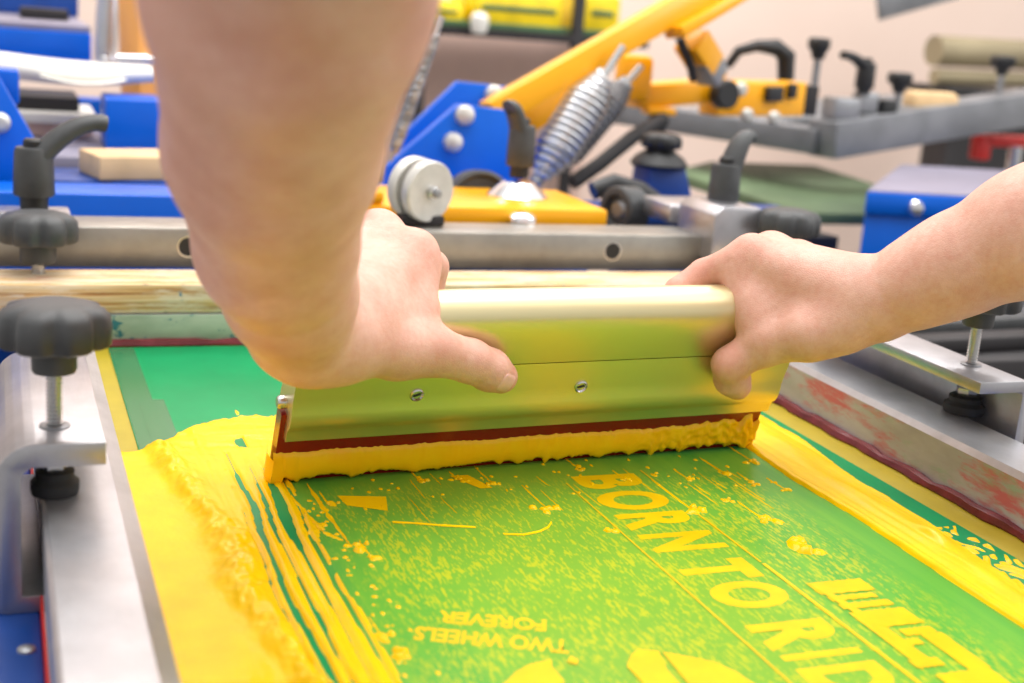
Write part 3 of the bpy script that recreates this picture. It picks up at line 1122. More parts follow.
# ------------------------------------------------------------------ clamp bar at the back
bar = thing('clamp_bar', (0.15, 0.42, 0.047), 'long grey metal bar behind the wooden bar, with round holes and a roller', 'metal bar')
mb = MB()
mb.box((-0.30, 0.400, 0.0455), (0.575, 0.4560, 0.0800), 0.0014)
bo = mb.build('bar_body', M['alu_bar'], bar)
for x in (0.402, 0.0015):
    z = 0.0640
    MB().lathe([(0.0094, 0.0), (0.0094, 0.0006), (0.0080, 0.0006), (0.0078, 0.0002)], (x, 0.4002, z), (0, -1, 0), 28).build('hole_rim', M['steel'], bar)
    h_ = MB().lathe([(0.0080, 0.0), (0.0080, 0.0004), (0, 0.0004)], (x, 0.4002, z), (0, -1, 0), 24).build('hole', M['plastic_dark'], bar)
# roller on its bracket
rl = thing('roller', (0.219, 0.44, 0.0805), 'double grey metal disc roller with protruding axle standing on the back bar', 'roller')
AX = Vector((0.42, -0.90, -0.05)).normalized()
RC = Vector((0.2215, 0.432, 0.1130))
MB().lathe([(0.0, -0.004), (0.0270, -0.004), (0.0285, -0.0025), (0.0285, 0.0055), (0.0272, 0.007), (0, 0.007)], RC, AX, 44).build('disc', M['zinc'], rl)
MB().lathe([(0.0, -0.024), (0.0275, -0.024), (0.0288, -0.0225), (0.0288, -0.013), (0.0278, -0.0115), (0, -0.0115)], RC, AX, 44).build('disc', M['zinc'], rl)
MB().lathe([(0.012, -0.013), (0.012, -0.003)], RC, AX, 24).build('spacer', M['dark'], rl)
ax_ = MB().lathe([(0.0062, 0.006), (0.0062, 0.0120), (0.0050, 0.0130), (0, 0.0130)], RC, AX, 18).build('axle', M['steel'], rl)
MB().lathe([(0.0040, 0.013), (0.0040, 0.0170), (0.0032, 0.0178), (0, 0.0178)], RC, AX, 6).build('axle_tip', M['steel_dull'], ax_)
MB().box((0.199, 0.428, 0.0806), (0.240, 0.452, 0.0900), 0.002).build('bracket', M['dark'], rl)

LBL = 'black ratchet lever '
lv = thing('clamping_lever', (-0.1215, 0.428, 0.0805), 'black ratchet lever pointing right above the star knob at the left of the metal bar', 'clamping lever', 'ratchet levers')
lever(lv, (-0.1215, 0.428, 0.1010), 0.0168, 0.0400, 0.10, 0.054, 0.0235)
MB().box((-0.150, 0.412, 0.0806), (-0.093, 0.448, 0.0890), 0.002).build('base_plate', M['alu'], lv)
lv = thing('clamping_lever', (0.5335, 0.430, 0.0805), 'black ratchet lever on the metal block at the right end of the back bar', 'clamping lever', 'ratchet levers')
lever(lv, (0.5335, 0.430, 0.1060), 0.0160, 0.0420, 0.35, 0.026, 0.030)
mb = MB()
mb.prism([(0.497, 0.060), (0.497, 0.104), (0.506, 0.112), (0.548, 0.112), (0.553, 0.104), (0.553, 0.060), (0.545, 0.052), (0.505, 0.052)], (0, 0.452, 0), (1, 0, 0), (0, 0, 1), 0.074, 0.001)
mb.build('clamp_block', M['alu'], lv)
# star knobs pressing on the wood
for (x, lab, ph) in ((-0.1205, 'black star knob on a screw pressing the wooden bar at its left end', 0.2),
                     (0.5690, 'black star knob beside the metal block just above the right hand', 0.5)):
    k_ = thing('screw_knob', (x, 0.360, 0.0492), lab, 'star knob', 'star knobs on the back bar')
    zc = 0.0735 if x < 0 else 0.0900
    star_knob(k_, (x, 0.360, zc), 0.0310, 0.0235, 0.0130, 0.0150, 7, ph)
    threaded(k_, (x, 0.360, 0.0493), (x, 0.360, zc - 0.010), 0.0055, 'screw')
o = MB().box((0.492, 0.462, 0.0806), (0.560, 0.530, 0.1010), 0.004).build('spacer_block', M['alu'])
tag(o, 'pale metal block behind the ratchet lever at the right end of the back bar', 'metal block')

# ------------------------------------------------------------------ near press head behind the bar
hp = thing('hinge_plate', (0.30, 0.54, 0.078), 'yellow hinge plate lying behind the back bar', 'hinge plate')
MB().box((0.165, 0.480, 0.070), (0.432, 0.618, 0.0915), 0.004).build('plate', M['yellow'], hp)
MB().box((0.165, 0.482, 0.0915), (0.196, 0.510, 0.1040), 0.004).build('tab', M['yellow'], hp)
for x in (0.255,):
    MB().lathe([(0.011, 0), (0.011, 0.001), (0, 0.001)], (x, 0.56, 0.0915), (0, 0, 1), 20).build('plug', M['orange'], hp)
MB().lathe([(0.0150, 0), (0.0140, 0.004), (0.009, 0.0075), (0, 0.009)], (0.334, 0.470, 0.0806), (0, 0, 1), 24).build('dome_nut', M['chrome'], hp)
lv = thing('clamping_lever', (0.3600, 0.555, 0.0915), 'black ratchet lever on a shiny cone washer on the yellow hinge plate', 'clamping lever', 'ratchet levers')
lever(lv, (0.3600, 0.555, 0.1240), 0.0150, 0.0420, math.radians(196), 0.016, 0.020, None, 1.35)
MB().lathe([(0.0320, 0), (0.0322, 0.002), (0.026, 0.008), (0.019, 0.0145), (0.0165, 0.0165), (0.010, 0.0165)], (0.3600, 0.555, 0.0915), (0, 0, 1), 32).build('cone_washer', M['chrome'], lv)

bb = thing('side_bracket', (0.37, 0.72, 0.06), 'bright blue side bracket with round bolts behind the yellow hinge plate', 'bracket')
MB().prism([(0.262, 0.060), (0.264, 0.098), (0.345, 0.1715), (0.402, 0.168), (0.418, 0.158), (0.424, 0.060)], (0, 0.735, 0), (1, 0, 0), (0, 0, 1), 0.014, 0.001).build('plate', M['blue'], bb)
MB().prism([(0.300, 0.060), (0.312, 0.128), (0.374, 0.192), (0.455, 0.188), (0.462, 0.170), (0.470, 0.060)], (0, 0.830, 0), (1, 0, 0), (0, 0, 1), 0.014, 0.001).build('plate', M['blue'], bb)
for (x, y, z) in ((0.352, 0.721, 0.160), (0.340, 0.721, 0.1285), (0.420, 0.816, 0.179)):
    MB().lathe([(0.0118, 0), (0.0118, 0.003), (0.0098, 0.0075), (0.005, 0.0100), (0, 0.0105)], (x, y, z), (0, -1, 0), 24).build('bolt', M['zinc'], bb)
MB().box((0.145, 0.62, -0.05), (0.480, 0.86, 0.060), 0.003).build('foot_block', M['blue'], bb)
MB().lathe([(0.036, 0), (0.038, 0.002), (0.038, 0.026), (0.034, 0.028), (0.030, 0.020), (0, 0.02)], (0.342, 0.640, 0.0700), (0, -1, 0.12), 32).build('roller', M['plastic'], bb)

arm = thing('lifting_arm', (0.44, 0.79, 0.15), 'long yellow square lifting arm rising to the upper right', 'lifting arm')
MB().beam((0.405, 0.785, 0.156), (0.8231, 0.88, 0.3790), 0.030, 0.034, 0.003, (-0.5, 0, 0.86)).build('beam', M['yellow'], arm)
MB().beam((0.665, 0.830, 0.268), (0.80, 0.868, 0.340), 0.040, 0.016, 0.003, (-0.5, 0, 0.86)).build('stiffener', M['yellow'], arm)
MB().beam((0.470, 0.86, 0.146), (0.560, 0.90, 0.182), 0.03, 0.040, 0.003).build('lower_link', M['yellow'], arm)
mb = MB()
mb.beam((0.712, 0.87, 0.262), (0.752, 0.89, 0.228), 0.040, 0.036, 0.003)
mb.build('stop_block', M['yellow'], arm)
MB().beam((0.735, 0.88, 0.240), (0.766, 0.895, 0.214), 0.036, 0.034, 0.002).build('stop_foot', M['steel_dull'], arm)
MB().tube([(0.690, 0.86, 0.262), (0.715, 0.865, 0.225), (0.722, 0.868, 0.208)], 0.006, 10).build('strut', M['dark'], arm)


def spring(name_label, p, q, R, wire, turns, rod, taper=0.35, mat=None):
    p, q = Vector(p), Vector(q)
    s_ = thing('coil_spring', tuple(p), name_label, 'spring', 'coil springs of the press')
    MB().coil(p, q, R, wire, turns, taper).build('coil', mat or M['spring'], s_)
    d = (q - p).normalized()
    MB().tube([q - d * 0.01, q + d * rod], 0.0045, 10).build('hook', M['steel'], s_)
    MB().cyl(p - d * 0.012, p + d * 0.01, R * 0.35).build('hook', M['steel_dull'], s_)
    return s_


spring('stout steel spring rising from beside the ratchet lever to the yellow arm', (0.4700, 0.765, 0.088), (0.5520, 0.785, 0.2110), 0.0240, 0.0045, 16, 0.045)
spring('steel spring just behind the stout one, running the same way', (0.5250, 0.86, 0.083), (0.6300, 0.88, 0.2000), 0.0190, 0.0040, 18, 0.03, 0.35, M['steel_dull'])
spring('thin steel spring beside the bare left forearm', (0.2420, 0.62, 0.128), (0.2790, 0.62, 0.250), 0.0056, 0.0021, 29, 0.02, 0.7, M['steel_dull'])
mb = MB()
mb.tube([(0.560, 0.87, 0.066), (0.60, 0.88, 0.09), (0.655, 0.90, 0.126), (0.715, 0.93, 0.150)], 0.010, 12)
o = mb.build('link_rod', M['dark'])
tag(o, 'dark rod curving up behind the pair of stout springs', 'rod')

# lower yellow arm with clevis of the raised head
la = thing('clevis_linkage', (0.69, 0.95, 0.16), 'low yellow arm with round black knob ending in a yellow clevis', 'print arm')
MB().beam((0.675, 0.955, 0.178), (0.800, 0.965, 0.192), 0.045, 0.032, 0.003).build('beam', M['yellow'], la)
MB().box((0.640, 0.92, 0.172), (0.690, 0.95, 0.235), 0.010).build('clevis', M['yellow'], la)
MB().beam((0.812, 0.985, 0.180), (0.985, 1.025, 0.184), 0.040, 0.050, 0.003).build('clevis', M['yellow'], la)
MB().beam((0.905, 0.982, 0.190), (0.935, 0.989, 0.191), 0.012, 0.022, 0.001).build('slot', M['plastic_dark'], la)
MB().beam((0.949, 0.992, 0.196), (0.962, 0.995, 0.196), 0.012, 0.022, 0.001).build('slot', M['plastic_dark'], la)
MB().box((0.985, 1.005, 0.160), (1.012, 1.04, 0.205), 0.003).build('end_block', M['dark'], la)
MB().box((0.79, 0.97, 0.198), (0.83, 1.0, 0.222), 0.003).build('tab', M['yellow'], la)
MB().lathe([(0, 0), (0.019, 0), (0.0205, 0.003), (0.0205, 0.018), (0.018, 0.021), (0, 0.021)], (0.808, 0.945, 0.188), (0.15, -1, 0.05), 28).build('black_knob', M['plastic_dark'], la)
for (x, z) in ((0.845, 0.196), (0.86, 0.160), (0.905, 0.158)):
    MB().lathe([(0.010, 0), (0.010, 0.005), (0.006, 0.009), (0, 0.009)], (x, 0.955, z), (0, -1, 0), 16).build('bolt', M['zinc'], la)
MB().box((0.700, 0.93, 0.118), (0.722, 0.95, 0.160), 0.003).build('stub', M['plastic_dark'], la)
MB().box((0.690, 0.93, 0.155), (0.735, 0.955, 0.166), 0.003).build('stub_plate', M['yellow'], la)

# raised frame holder of the other head: two grey bars meeting at a corner, with knobs
fh = thing('frame_holder', (1.1, 1.1, 0.09), 'grey bars of a raised frame holder meeting at a corner', 'frame holder')
MB().beam((1.108, 1.120, 0.112), (0.86, 1.52, 0.120), 0.070, 0.040, 0.003).build('holder_bar', M['grey_bar'], fh)
MB().beam((1.090, 1.100, 0.118), (1.72, 1.275, 0.192), 0.060, 0.060, 0.003).build('holder_bar', M['grey_bar'], fh)
MB().box((1.10, 1.09, 0.15), (1.15, 1.13, 0.185), 0.004).build('corner_block', M['steel_dull'], fh)
MB().box((1.17, 1.12, 0.16), (1.205, 1.15, 0.195), 0.004).build('slide_block', M['steel_dull'], fh)
MB().box((1.21, 1.115, 0.155), (1.240, 1.145, 0.185), 0.004).build('plug', M['plastic_dark'], fh)
MB().box((1.305, 1.16, 0.165), (1.40, 1.20, 0.200), 0.01).build('wood_wedge', M['wood_plain'], fh)
MB().beam((1.02, 1.33, 0.122), (1.60, 1.40, 0.175), 0.22, 0.018, 0.003).build('holder_tray', M['grey_bar'], fh)


def t_knob(x, y, z, w, h, lab, lev=False):
    k_ = thing('tee_knob', (x, y, z - h), lab, 'knob', 'knobs on the raised frame holder')
    MB().cyl((x, y, z - h), (x, y, z), 0.006).build('stem', M['steel_dull'], k_)
    MB().lathe([(0.010, -0.020), (0.012, -0.010), (w * 0.5, -0.004), (w * 0.55, 0), (w * 0.55, 0.010), (w * 0.45, 0.013), (0, 0.014)], (x, y, z), (0, 0, 1), 24,
               lambda th, k: 1 - 0.12 * (0.5 - 0.5 * math.cos(5 * th)) if 2 <= k <= 4 else 1).build('knob_head', M['plastic_dark'], k_)
    return k_


t_knob(1.083, 1.13, 0.262, 0.034, 0.075, 'small black knob on a stem, leftmost on the raised frame holder')
t_knob(1.262, 1.15, 0.216, 0.040, 0.050, 'black knob to the right of the black lever on the raised frame holder')
t_knob(1.545, 1.24, 0.255, 0.044, 0.060, 'black knob at the right edge above the long grey bar')
lv = thing('clamping_lever', (1.175, 1.13, 0.195), 'black lever pointing left on the raised frame holder', 'clamping lever', 'ratchet levers')
lever(lv, (1.178, 1.13, 0.200), 0.016, 0.042, math.radians(186), 0.048, 0.010, M['plastic_dark'])
hl = thing('pull_handle', (0.96, 1.10, 0.20), 'black arched pull handle behind the yellow clevis', 'handle')
MB().tube([(0.915, 1.12, 0.222), (0.925, 1.11, 0.246), (0.95, 1.10, 0.256), (0.985, 1.10, 0.256), (1.005, 1.10, 0.244), (1.010, 1.10, 0.205)], 0.010, 12, [0.007, 0.008, 0.009, 0.013, 0.015, 0.013]).build('grip', M['plastic_dark'], hl)
MB().lathe([(0.016, 0), (0.015, 0.018), (0.010, 0.024), (0, 0.024)], (1.012, 1.10, 0.186), (0, 0, 1), 20).build('foot', M['chrome'], hl)

# clutter between the heads
o = MB().prism([(0.90, 0.0), (1.02, 0.0), (1.22, 0.24), (1.22, 0.46), (1.0, 0.46), (0.86, 0.34)], (0.05, 0.92, 0.008), (1, 0, 0), (0, 1, 0.04), 0.018, 0.002).build('print_pallet', M['green_board'])
tag(o, 'green topped print pallet lying level behind the right hand', 'print pallet')
rk = thing('rack_frame', (0.95, 0.95, -0.05), 'dark steel rack under the green topped pallet', 'rack')
MB().beam((0.86, 0.86, -0.012), (0.975, 0.876, -0.013), 0.04, 0.030, 0.002).build('rail', M['dark'], rk)
MB().beam((0.86, 0.84, -0.055), (0.97, 0.856, -0.055), 0.03, 0.02, 0.002).build('rail', M['dark'], rk)
MB().box((0.90, 0.86, -0.85), (0.93, 0.89, -0.02), 0.002).build('post', M['dark'], rk)
MB().box((0.945, 0.865, -0.85), (0.97, 0.89, -0.02), 0.002).build('post', M['dark'], rk)

bx = thing('control_box', (1.15, 0.95, -0.85), 'blue metal box with grey top and round bolt behind the right wrist', 'box')
def skew_block(z0, z1, g, bev):
    pts_ = [(0.939 - g, 0.751 - g), (1.300 + g, 0.690 - g), (1.600 + g, 1.02 + g), (1.235 - g * 0.3, 1.075 + g)]
    return MB().prism(pts_, (0, 0, z0), (1, 0, 0), (0, 1, 0), z1 - z0, bev)


skew_block(-0.075, 0.052, 0, 0.003).build('body', M['blue'], bx)
MB().box((1.05, 0.80, -0.85), (1.35, 1.0, -0.075), 0.003).build('stand', M['dark'], bx)
skew_block(0.052, 0.082, 0.006, 0.003).build('lid', M['blue'], bx)
skew_block(0.0815, 0.0845, 0.003, 0.001).build('top_sheet', M['purple_grey'], bx)
MB().lathe([(0.012, 0), (0.012, 0.004), (0.009, 0.009), (0, 0.011)], (1.006, 0.735, 0.064), (-0.15, -1, 0), 20).build('bolt', M['chrome'], bx)

dk = thing('machine_bed', (0.9, 0.35, -0.85), 'dark machine bed in shadow under the right clamp', 'machine')
MB().box((0.62, 0.28, -0.08), (1.35, 0.60, -0.020), 0.004).build('bed', M['dark'], dk)
MB().beam((0.62, 0.36, -0.010), (1.3, 0.46, -0.010), 0.05, 0.02, 0.003).build('rail', M['plastic'], dk)
MB().beam((0.62, 0.31, -0.012), (1.3, 0.37, -0.012), 0.03, 0.015, 0.003).build('rail', M['dark'], dk)
MB().box((0.7, 0.3, -0.85), (1.2, 0.55, -0.08), 0.004).build('stand', M['dark'], dk)

# blue base behind the bar, with black roller and star knob between the heads
bp = thing('steel_girder', (0.7, 0.7, -0.85), 'blue base beam behind the right end of the back bar', 'beam')
MB().box((0.49, 0.66, 0.048), (0.78, 0.72, 0.066), 0.003).build('beam', M['blue_deep'], bp)
MB().box((0.56, 0.68, -0.85), (0.64, 0.74, 0.048), 0.003).build('column', M['blue_deep'], bp)
MB().prism([(0.590, 0.066), (0.655, 0.066), (0.640, 0.108), (0.592, 0.108)], (0, 0.76, 0), (1, 0, 0), (0, 0, 1), 0.05, 0.002).build('gusset', M['blue_deep'], bp)
kb = thing('screw_knob', (0.612, 0.73, 0.108), 'dark ribbed knob on the blue gusset between the springs and the right lever', 'star knob')
MB().lathe([(0.034, 0), (0.036, 0.004), (0.030, 0.012), (0.018, 0.020), (0.016, 0.026)], (0.612, 0.73, 0.108), (0, 0, 1), 28).build('flange', M['plastic_dark'], kb)
star_knob(kb, (0.612, 0.73, 0.130), 0.026, 0.018, 0.014, 0.006, 5, 0.3, M['plastic_dark'])
wr = thing('wheel', (0.49, 0.56, 0.066), 'dark rubber wheel at the right end of the yellow hinge plate', 'wheel')
MB().lathe([(0.015, 0), (0.024, 0.000), (0.026, 0.002), (0.026, 0.028), (0.024, 0.030), (0.017, 0.030), (0.015, 0.024), (0, 0.024)], (0.498, 0.555, 0.0800), (-0.9, -0.3, 0.05), 32).build('tyre', M['plastic'], wr)
MB().lathe([(0, 0.006), (0.014, 0.006), (0.014, 0.022), (0.008, 0.027), (0, 0.027)], (0.498, 0.555, 0.0800), (-0.9, -0.3, 0.05), 24).build('hub', M['steel_dull'], wr)
hs = MB().tube([(0.485, 0.64, 0.088), (0.51, 0.64, 0.098), (0.545, 0.64, 0.090), (0.575, 0.63, 0.070)], 0.011, 12).build('hose', M['plastic_dark'])
tag(hs, 'short black hose curving down beside the dark rubber wheel', 'hose')

# ------------------------------------------------------------------ left background: the press stations further along
lb = thing('steel_girder', (-0.05, 0.58, -0.85), 'blue beam just behind the left end of the back bar', 'beam')
MB().box((-0.40, 0.530, -0.05), (0.14, 0.600, 0.088), 0.003).build('beam', M['blue'], lb)
MB().box((-0.30, 0.545, -0.85), (-0.22, 0.59, -0.05), 0.003).build('post', M['blue_deep'], lb)
lb = thing('steel_girder', (-0.05, 0.72, -0.85), 'second blue beam, under the small pine offcut', 'beam')
MB().box((-0.40, 0.66, 0.030), (0.16, 0.75, 0.082), 0.003).build('beam', M['blue_deep'], lb)
MB().box((-0.30, 0.68, -0.85), (-0.24, 0.73, 0.03), 0.003).build('post', M['blue_deep'], lb)
o = MB().beam((-0.062, 0.690, 0.0945), (0.10, 0.73, 0.0945), 0.07, 0.0240, 0.002).build('wood_offcut', M['wood_plain'])
tag(o, 'small pine offcut lying on the blue beam beside the left forearm', 'wood')
sp = thing('side_bracket', (-0.16, 0.63, 0.04), 'blue sloping side bracket at the left edge behind the lever', 'bracket')
MB().prism([(-0.30, 0.05), (-0.30, 0.200), (-0.150, 0.188), (-0.112, 0.118), (-0.112, 0.05)], (0, 0.64, 0), (1, 0, 0), (0, 0, 1), 0.014, 0.002).build('plate', M['blue'], sp)
MB().lathe([(0.010, 0), (0.010, 0.004), (0.006, 0.008), (0, 0.009)], (-0.147, 0.626, 0.140), (0, -1, 0), 20).build('bolt', M['zinc'], sp)
MB().box((-0.158, 0.70, 0.150), (-0.128, 0.74, 0.185), 0.004).build('lug', M['blue'], sp)

ct = thing('press_table', (0.0, 1.1, -0.85), 'grey topped table with blue edge behind the left beams', 'table')
MB().box((-0.5, 0.86, 0.060), (0.18, 1.27, 0.080), 0.002).build('table_top', M['purple_grey'], ct)
MB().box((-0.5, 1.22, 0.0802), (0.18, 1.27, 0.115), 0.002).build('upstand', M['blue'], ct)
MB().box((-0.45, 0.9, -0.85), (-0.38, 0.97, 0.06), 0.002).build('leg', M['blue_deep'], ct)
MB().box((0.08, 0.9, -0.85), (0.15, 0.97, 0.06), 0.002).build('leg', M['blue_deep'], ct)
o = MB().box((-0.028, 0.93, 0.0802), (0.08, 1.02, 0.142), 0.003).build('blue_block', M['blue'])
tag(o, 'blue block standing on the grey table beside the left forearm', 'block')
wb = thing('board_stack', (-0.06, 1.04, 0.08), 'pale boards stacked on the grey table under the white sheet', 'boards')
MB().box((-0.125, 1.06, 0.0802), (-0.035, 1.2, 0.098), 0.002).build('board', M['brown'], wb)
MB().box((-0.128, 1.04, 0.098), (-0.030, 1.2, 0.110), 0.002).build('board', M['white_cloth'], wb)
MB().box((-0.135, 1.08, 0.110), (-0.05, 1.2, 0.128), 0.002).build('board', M['dark'], wb)
# rolled white sheet
mb = MB()
n = 24
P_ = []
for i in range(n + 1):
    s = i / n
    x = -0.26 + 0.30 * s
    zc = 0.170 - 0.006 * s + 0.003 * math.sin(s * 7)
    r = 0.0155 * (1 - 0.25 * (2 * abs(s - 0.45)) ** 3)
    row = []
    for j in range(18):
        th = 2 * PI * j / 17
        row.append((x, 1.0 + 0.05 * s + 2.2 * r * math.cos(th), zc + r * math.sin(th)))
    P_.append(row)
mb.grid(P_)
P2 = [[(-0.10 + 0.10 * i / 8, 0.975 + 0.02 * j, 0.161 - 0.007 * math.sin(PI * i / 8) * (1 - 0.05 * j)) for j in range(5)] for i in range(9)]
mb.grid(P2)
o = mb.build('white_sheet', M['white_cloth'], smooth_angle=180)
tag(o, 'crumpled roll of white sheet lying above the boards at the left', 'sheet')
ub = thing('cross_rail', (-0.1, 1.32, -0.85), 'blue crossbeam with grey top in the upper left corner', 'beam')
MB().box((-0.5, 1.29, 0.158), (-0.022, 1.36, 0.202), 0.003).build('beam', M['blue'], ub)
MB().box((-0.5, 1.30, 0.2022), (-0.022, 1.70, 0.212), 0.002).build('tray', M['purple_grey'], ub)
MB().box((-0.30, 1.31, -0.85), (-0.25, 1.35, 0.158), 0.002).build('post', M['blue_deep'], ub)
o = MB().box((-0.115, 1.45, 0.2125), (-0.045, 1.52, 0.228), 0.002).build('tray_lid', M['dark'])
tag(o, 'dark flat tray resting on the grey top in the upper left corner', 'tray')
o = MB().box((-0.40, 1.66, 0.213), (-0.02, 1.7, 0.262), 0.002).build('rear_panel', M['blue_deep'])
tag(o, 'dark blue panel behind the grey top in the upper left corner', 'panel')
spring('upright steel spring beside the orange post in the upper left', (-0.0070, 1.24, 0.166), (-0.0020, 1.24, 0.268), 0.0125, 0.0040, 13, 0.02, 0.9)
sb = MB().tube([(0.004, 1.25, 0.240), (0.030, 1.25, 0.243), (0.033, 1.25, 0.21)], 0.006, 8).build('spring_hook', M['chrome'])
tag(sb, 'bent shiny rod joining the upright spring to the orange post', 'rod')
op = thing('lifting_arm', (0.06, 1.2, 0.0), 'orange upright arm in front of the upright spring beside the left forearm', 'lifting arm')
MB().beam((0.045, 1.165, 0.08), (0.035, 1.16, 0.32), 0.05, 0.052, 0.003).build('beam', M['orange'], op)
MB().cyl((0.0, 1.13, 0.178), (0.06, 1.13, 0.180), 0.008).build('pin', M['chrome'], op)

# ------------------------------------------------------------------ shelf against the wall
sh = thing('storage_shelf', (1.0, 2.25, -0.85), 'dark storage shelf against the wall, with a brown panel added as its shadow band', 'shelf')
MB().box((0.60, 2.42, -0.30), (1.26, 2.46, 0.40), 0.002).build('shadow_band_panel', M['brown'], sh)  # panel added for the brownish shadow band under the shelf
MB().box((0.68, 2.05, 0.218), (1.235, 2.40, 0.236), 0.002).build('shelf_board', M['dark'], sh)
for (x, y) in ((1.060, 2.06), (0.70, 2.38), (1.20, 2.38), (0.70, 2.06)):
    MB().box((x - 0.011, y - 0.011, -0.85), (x + 0.011, y + 0.011, 0.42), 0.001).build('post', M['dark'], sh)
i = 0
for (x0, x1, y, h, mt, lab) in ((0.70, 0.80, 2.12, 0.050, 'pack_yellow', 'yellow pack at the left end of the storage shelf'),
                                (0.815, 1.03, 2.12, 0.080, 'pack_yellow', 'wide yellow pack in the middle of the storage shelf'),
                                (1.085, 1.18, 2.14, 0.090, 'pack_yellow', 'yellow pack right of the dark shelf post')):
    p_ = thing('soft_pack', ((x0 + x1) / 2, y, 0.236), lab, 'pack', 'yellow packs on the storage shelf')
    MB().box((x0, y - 0.05, 0.240), (x1, y + 0.12, 0.240 + h), 0.015).build('bag', M[mt], p_)
    MB().box((x0 - 0.004, y - 0.056, 0.2362), (x1 + 0.004, y + 0.12, 0.250), 0.004).build('bottom_fold', M['pack_green'], p_)
    MB().box((x0 + 0.02, y - 0.054, 0.240 + h * 0.45), (x1 - 0.02, y + 0.12, 0.240 + h * 0.6), 0.003).build('band', M['pack_green'], p_)
bt = MB().lathe([(0, 0), (0.015, 0.002), (0.020, 0.02), (0.019, 0.036), (0.010, 0.045), (0, 0.046)], (0.815, 2.02, 0.225), (0, 0, 1), 20).build('hanging_bulb', M['white_cloth'])
tag(bt, 'small white rounded fitting hanging in front of the yellow packs', 'fitting')
o = MB().cyl((2.055, 2.1, 0.262), (2.50, 2.1, 0.272), 0.038, None, 32).build('sheet_roll', M['olive_roll'])
tag(o, 'olive sheet roll at the right edge, upper of two', 'roll', 'sheet rolls at the right edge')
o = MB().cyl((2.06, 2.09, 0.199), (2.50, 2.09, 0.209), 0.0205, None, 32).build('sheet_roll', M['olive_roll'])
tag(o, 'olive sheet roll at the right edge, lower and thinner of two', 'roll', 'sheet rolls at the right edge')
rs = thing('roll_stand', (2.2, 2.1, -0.85), 'dark stand under the olive sheet rolls', 'stand')
MB().box((2.05, 2.02, 0.158), (2.5, 2.2, 0.178), 0.003).build('top', M['plastic_dark'], rs)
MB().box((2.1, 2.05, -0.85), (2.4, 2.15, 0.158), 0.003).build('column', M['dark'], rs)
rc = thing('toggle_clamp', (1.62, 1.3, 0.06), 'red toggle clamp under the right end of the long grey bar', 'clamp')
MB().beam((1.575, 1.30, 0.112), (1.72, 1.30, 0.112), 0.03, 0.022, 0.006).build('handle', M['red'], rc)
MB().box((1.56, 1.285, 0.075), (1.59, 1.315, 0.122), 0.005).build('jaw', M['red'], rc)
MB().cyl((1.64, 1.28, 0.04), (1.64, 1.28, 0.105), 0.012).build('screw', M['steel'], rc)
o = MB().beam((1.80, 2.0, 0.352), (2.02, 2.0, 0.42), 0.01, 0.06, 0.001).build('metal_sheet', M['grey_bar'])
tag(o, 'corner of a pale grey sheet at the top edge against the wall', 'sheet')


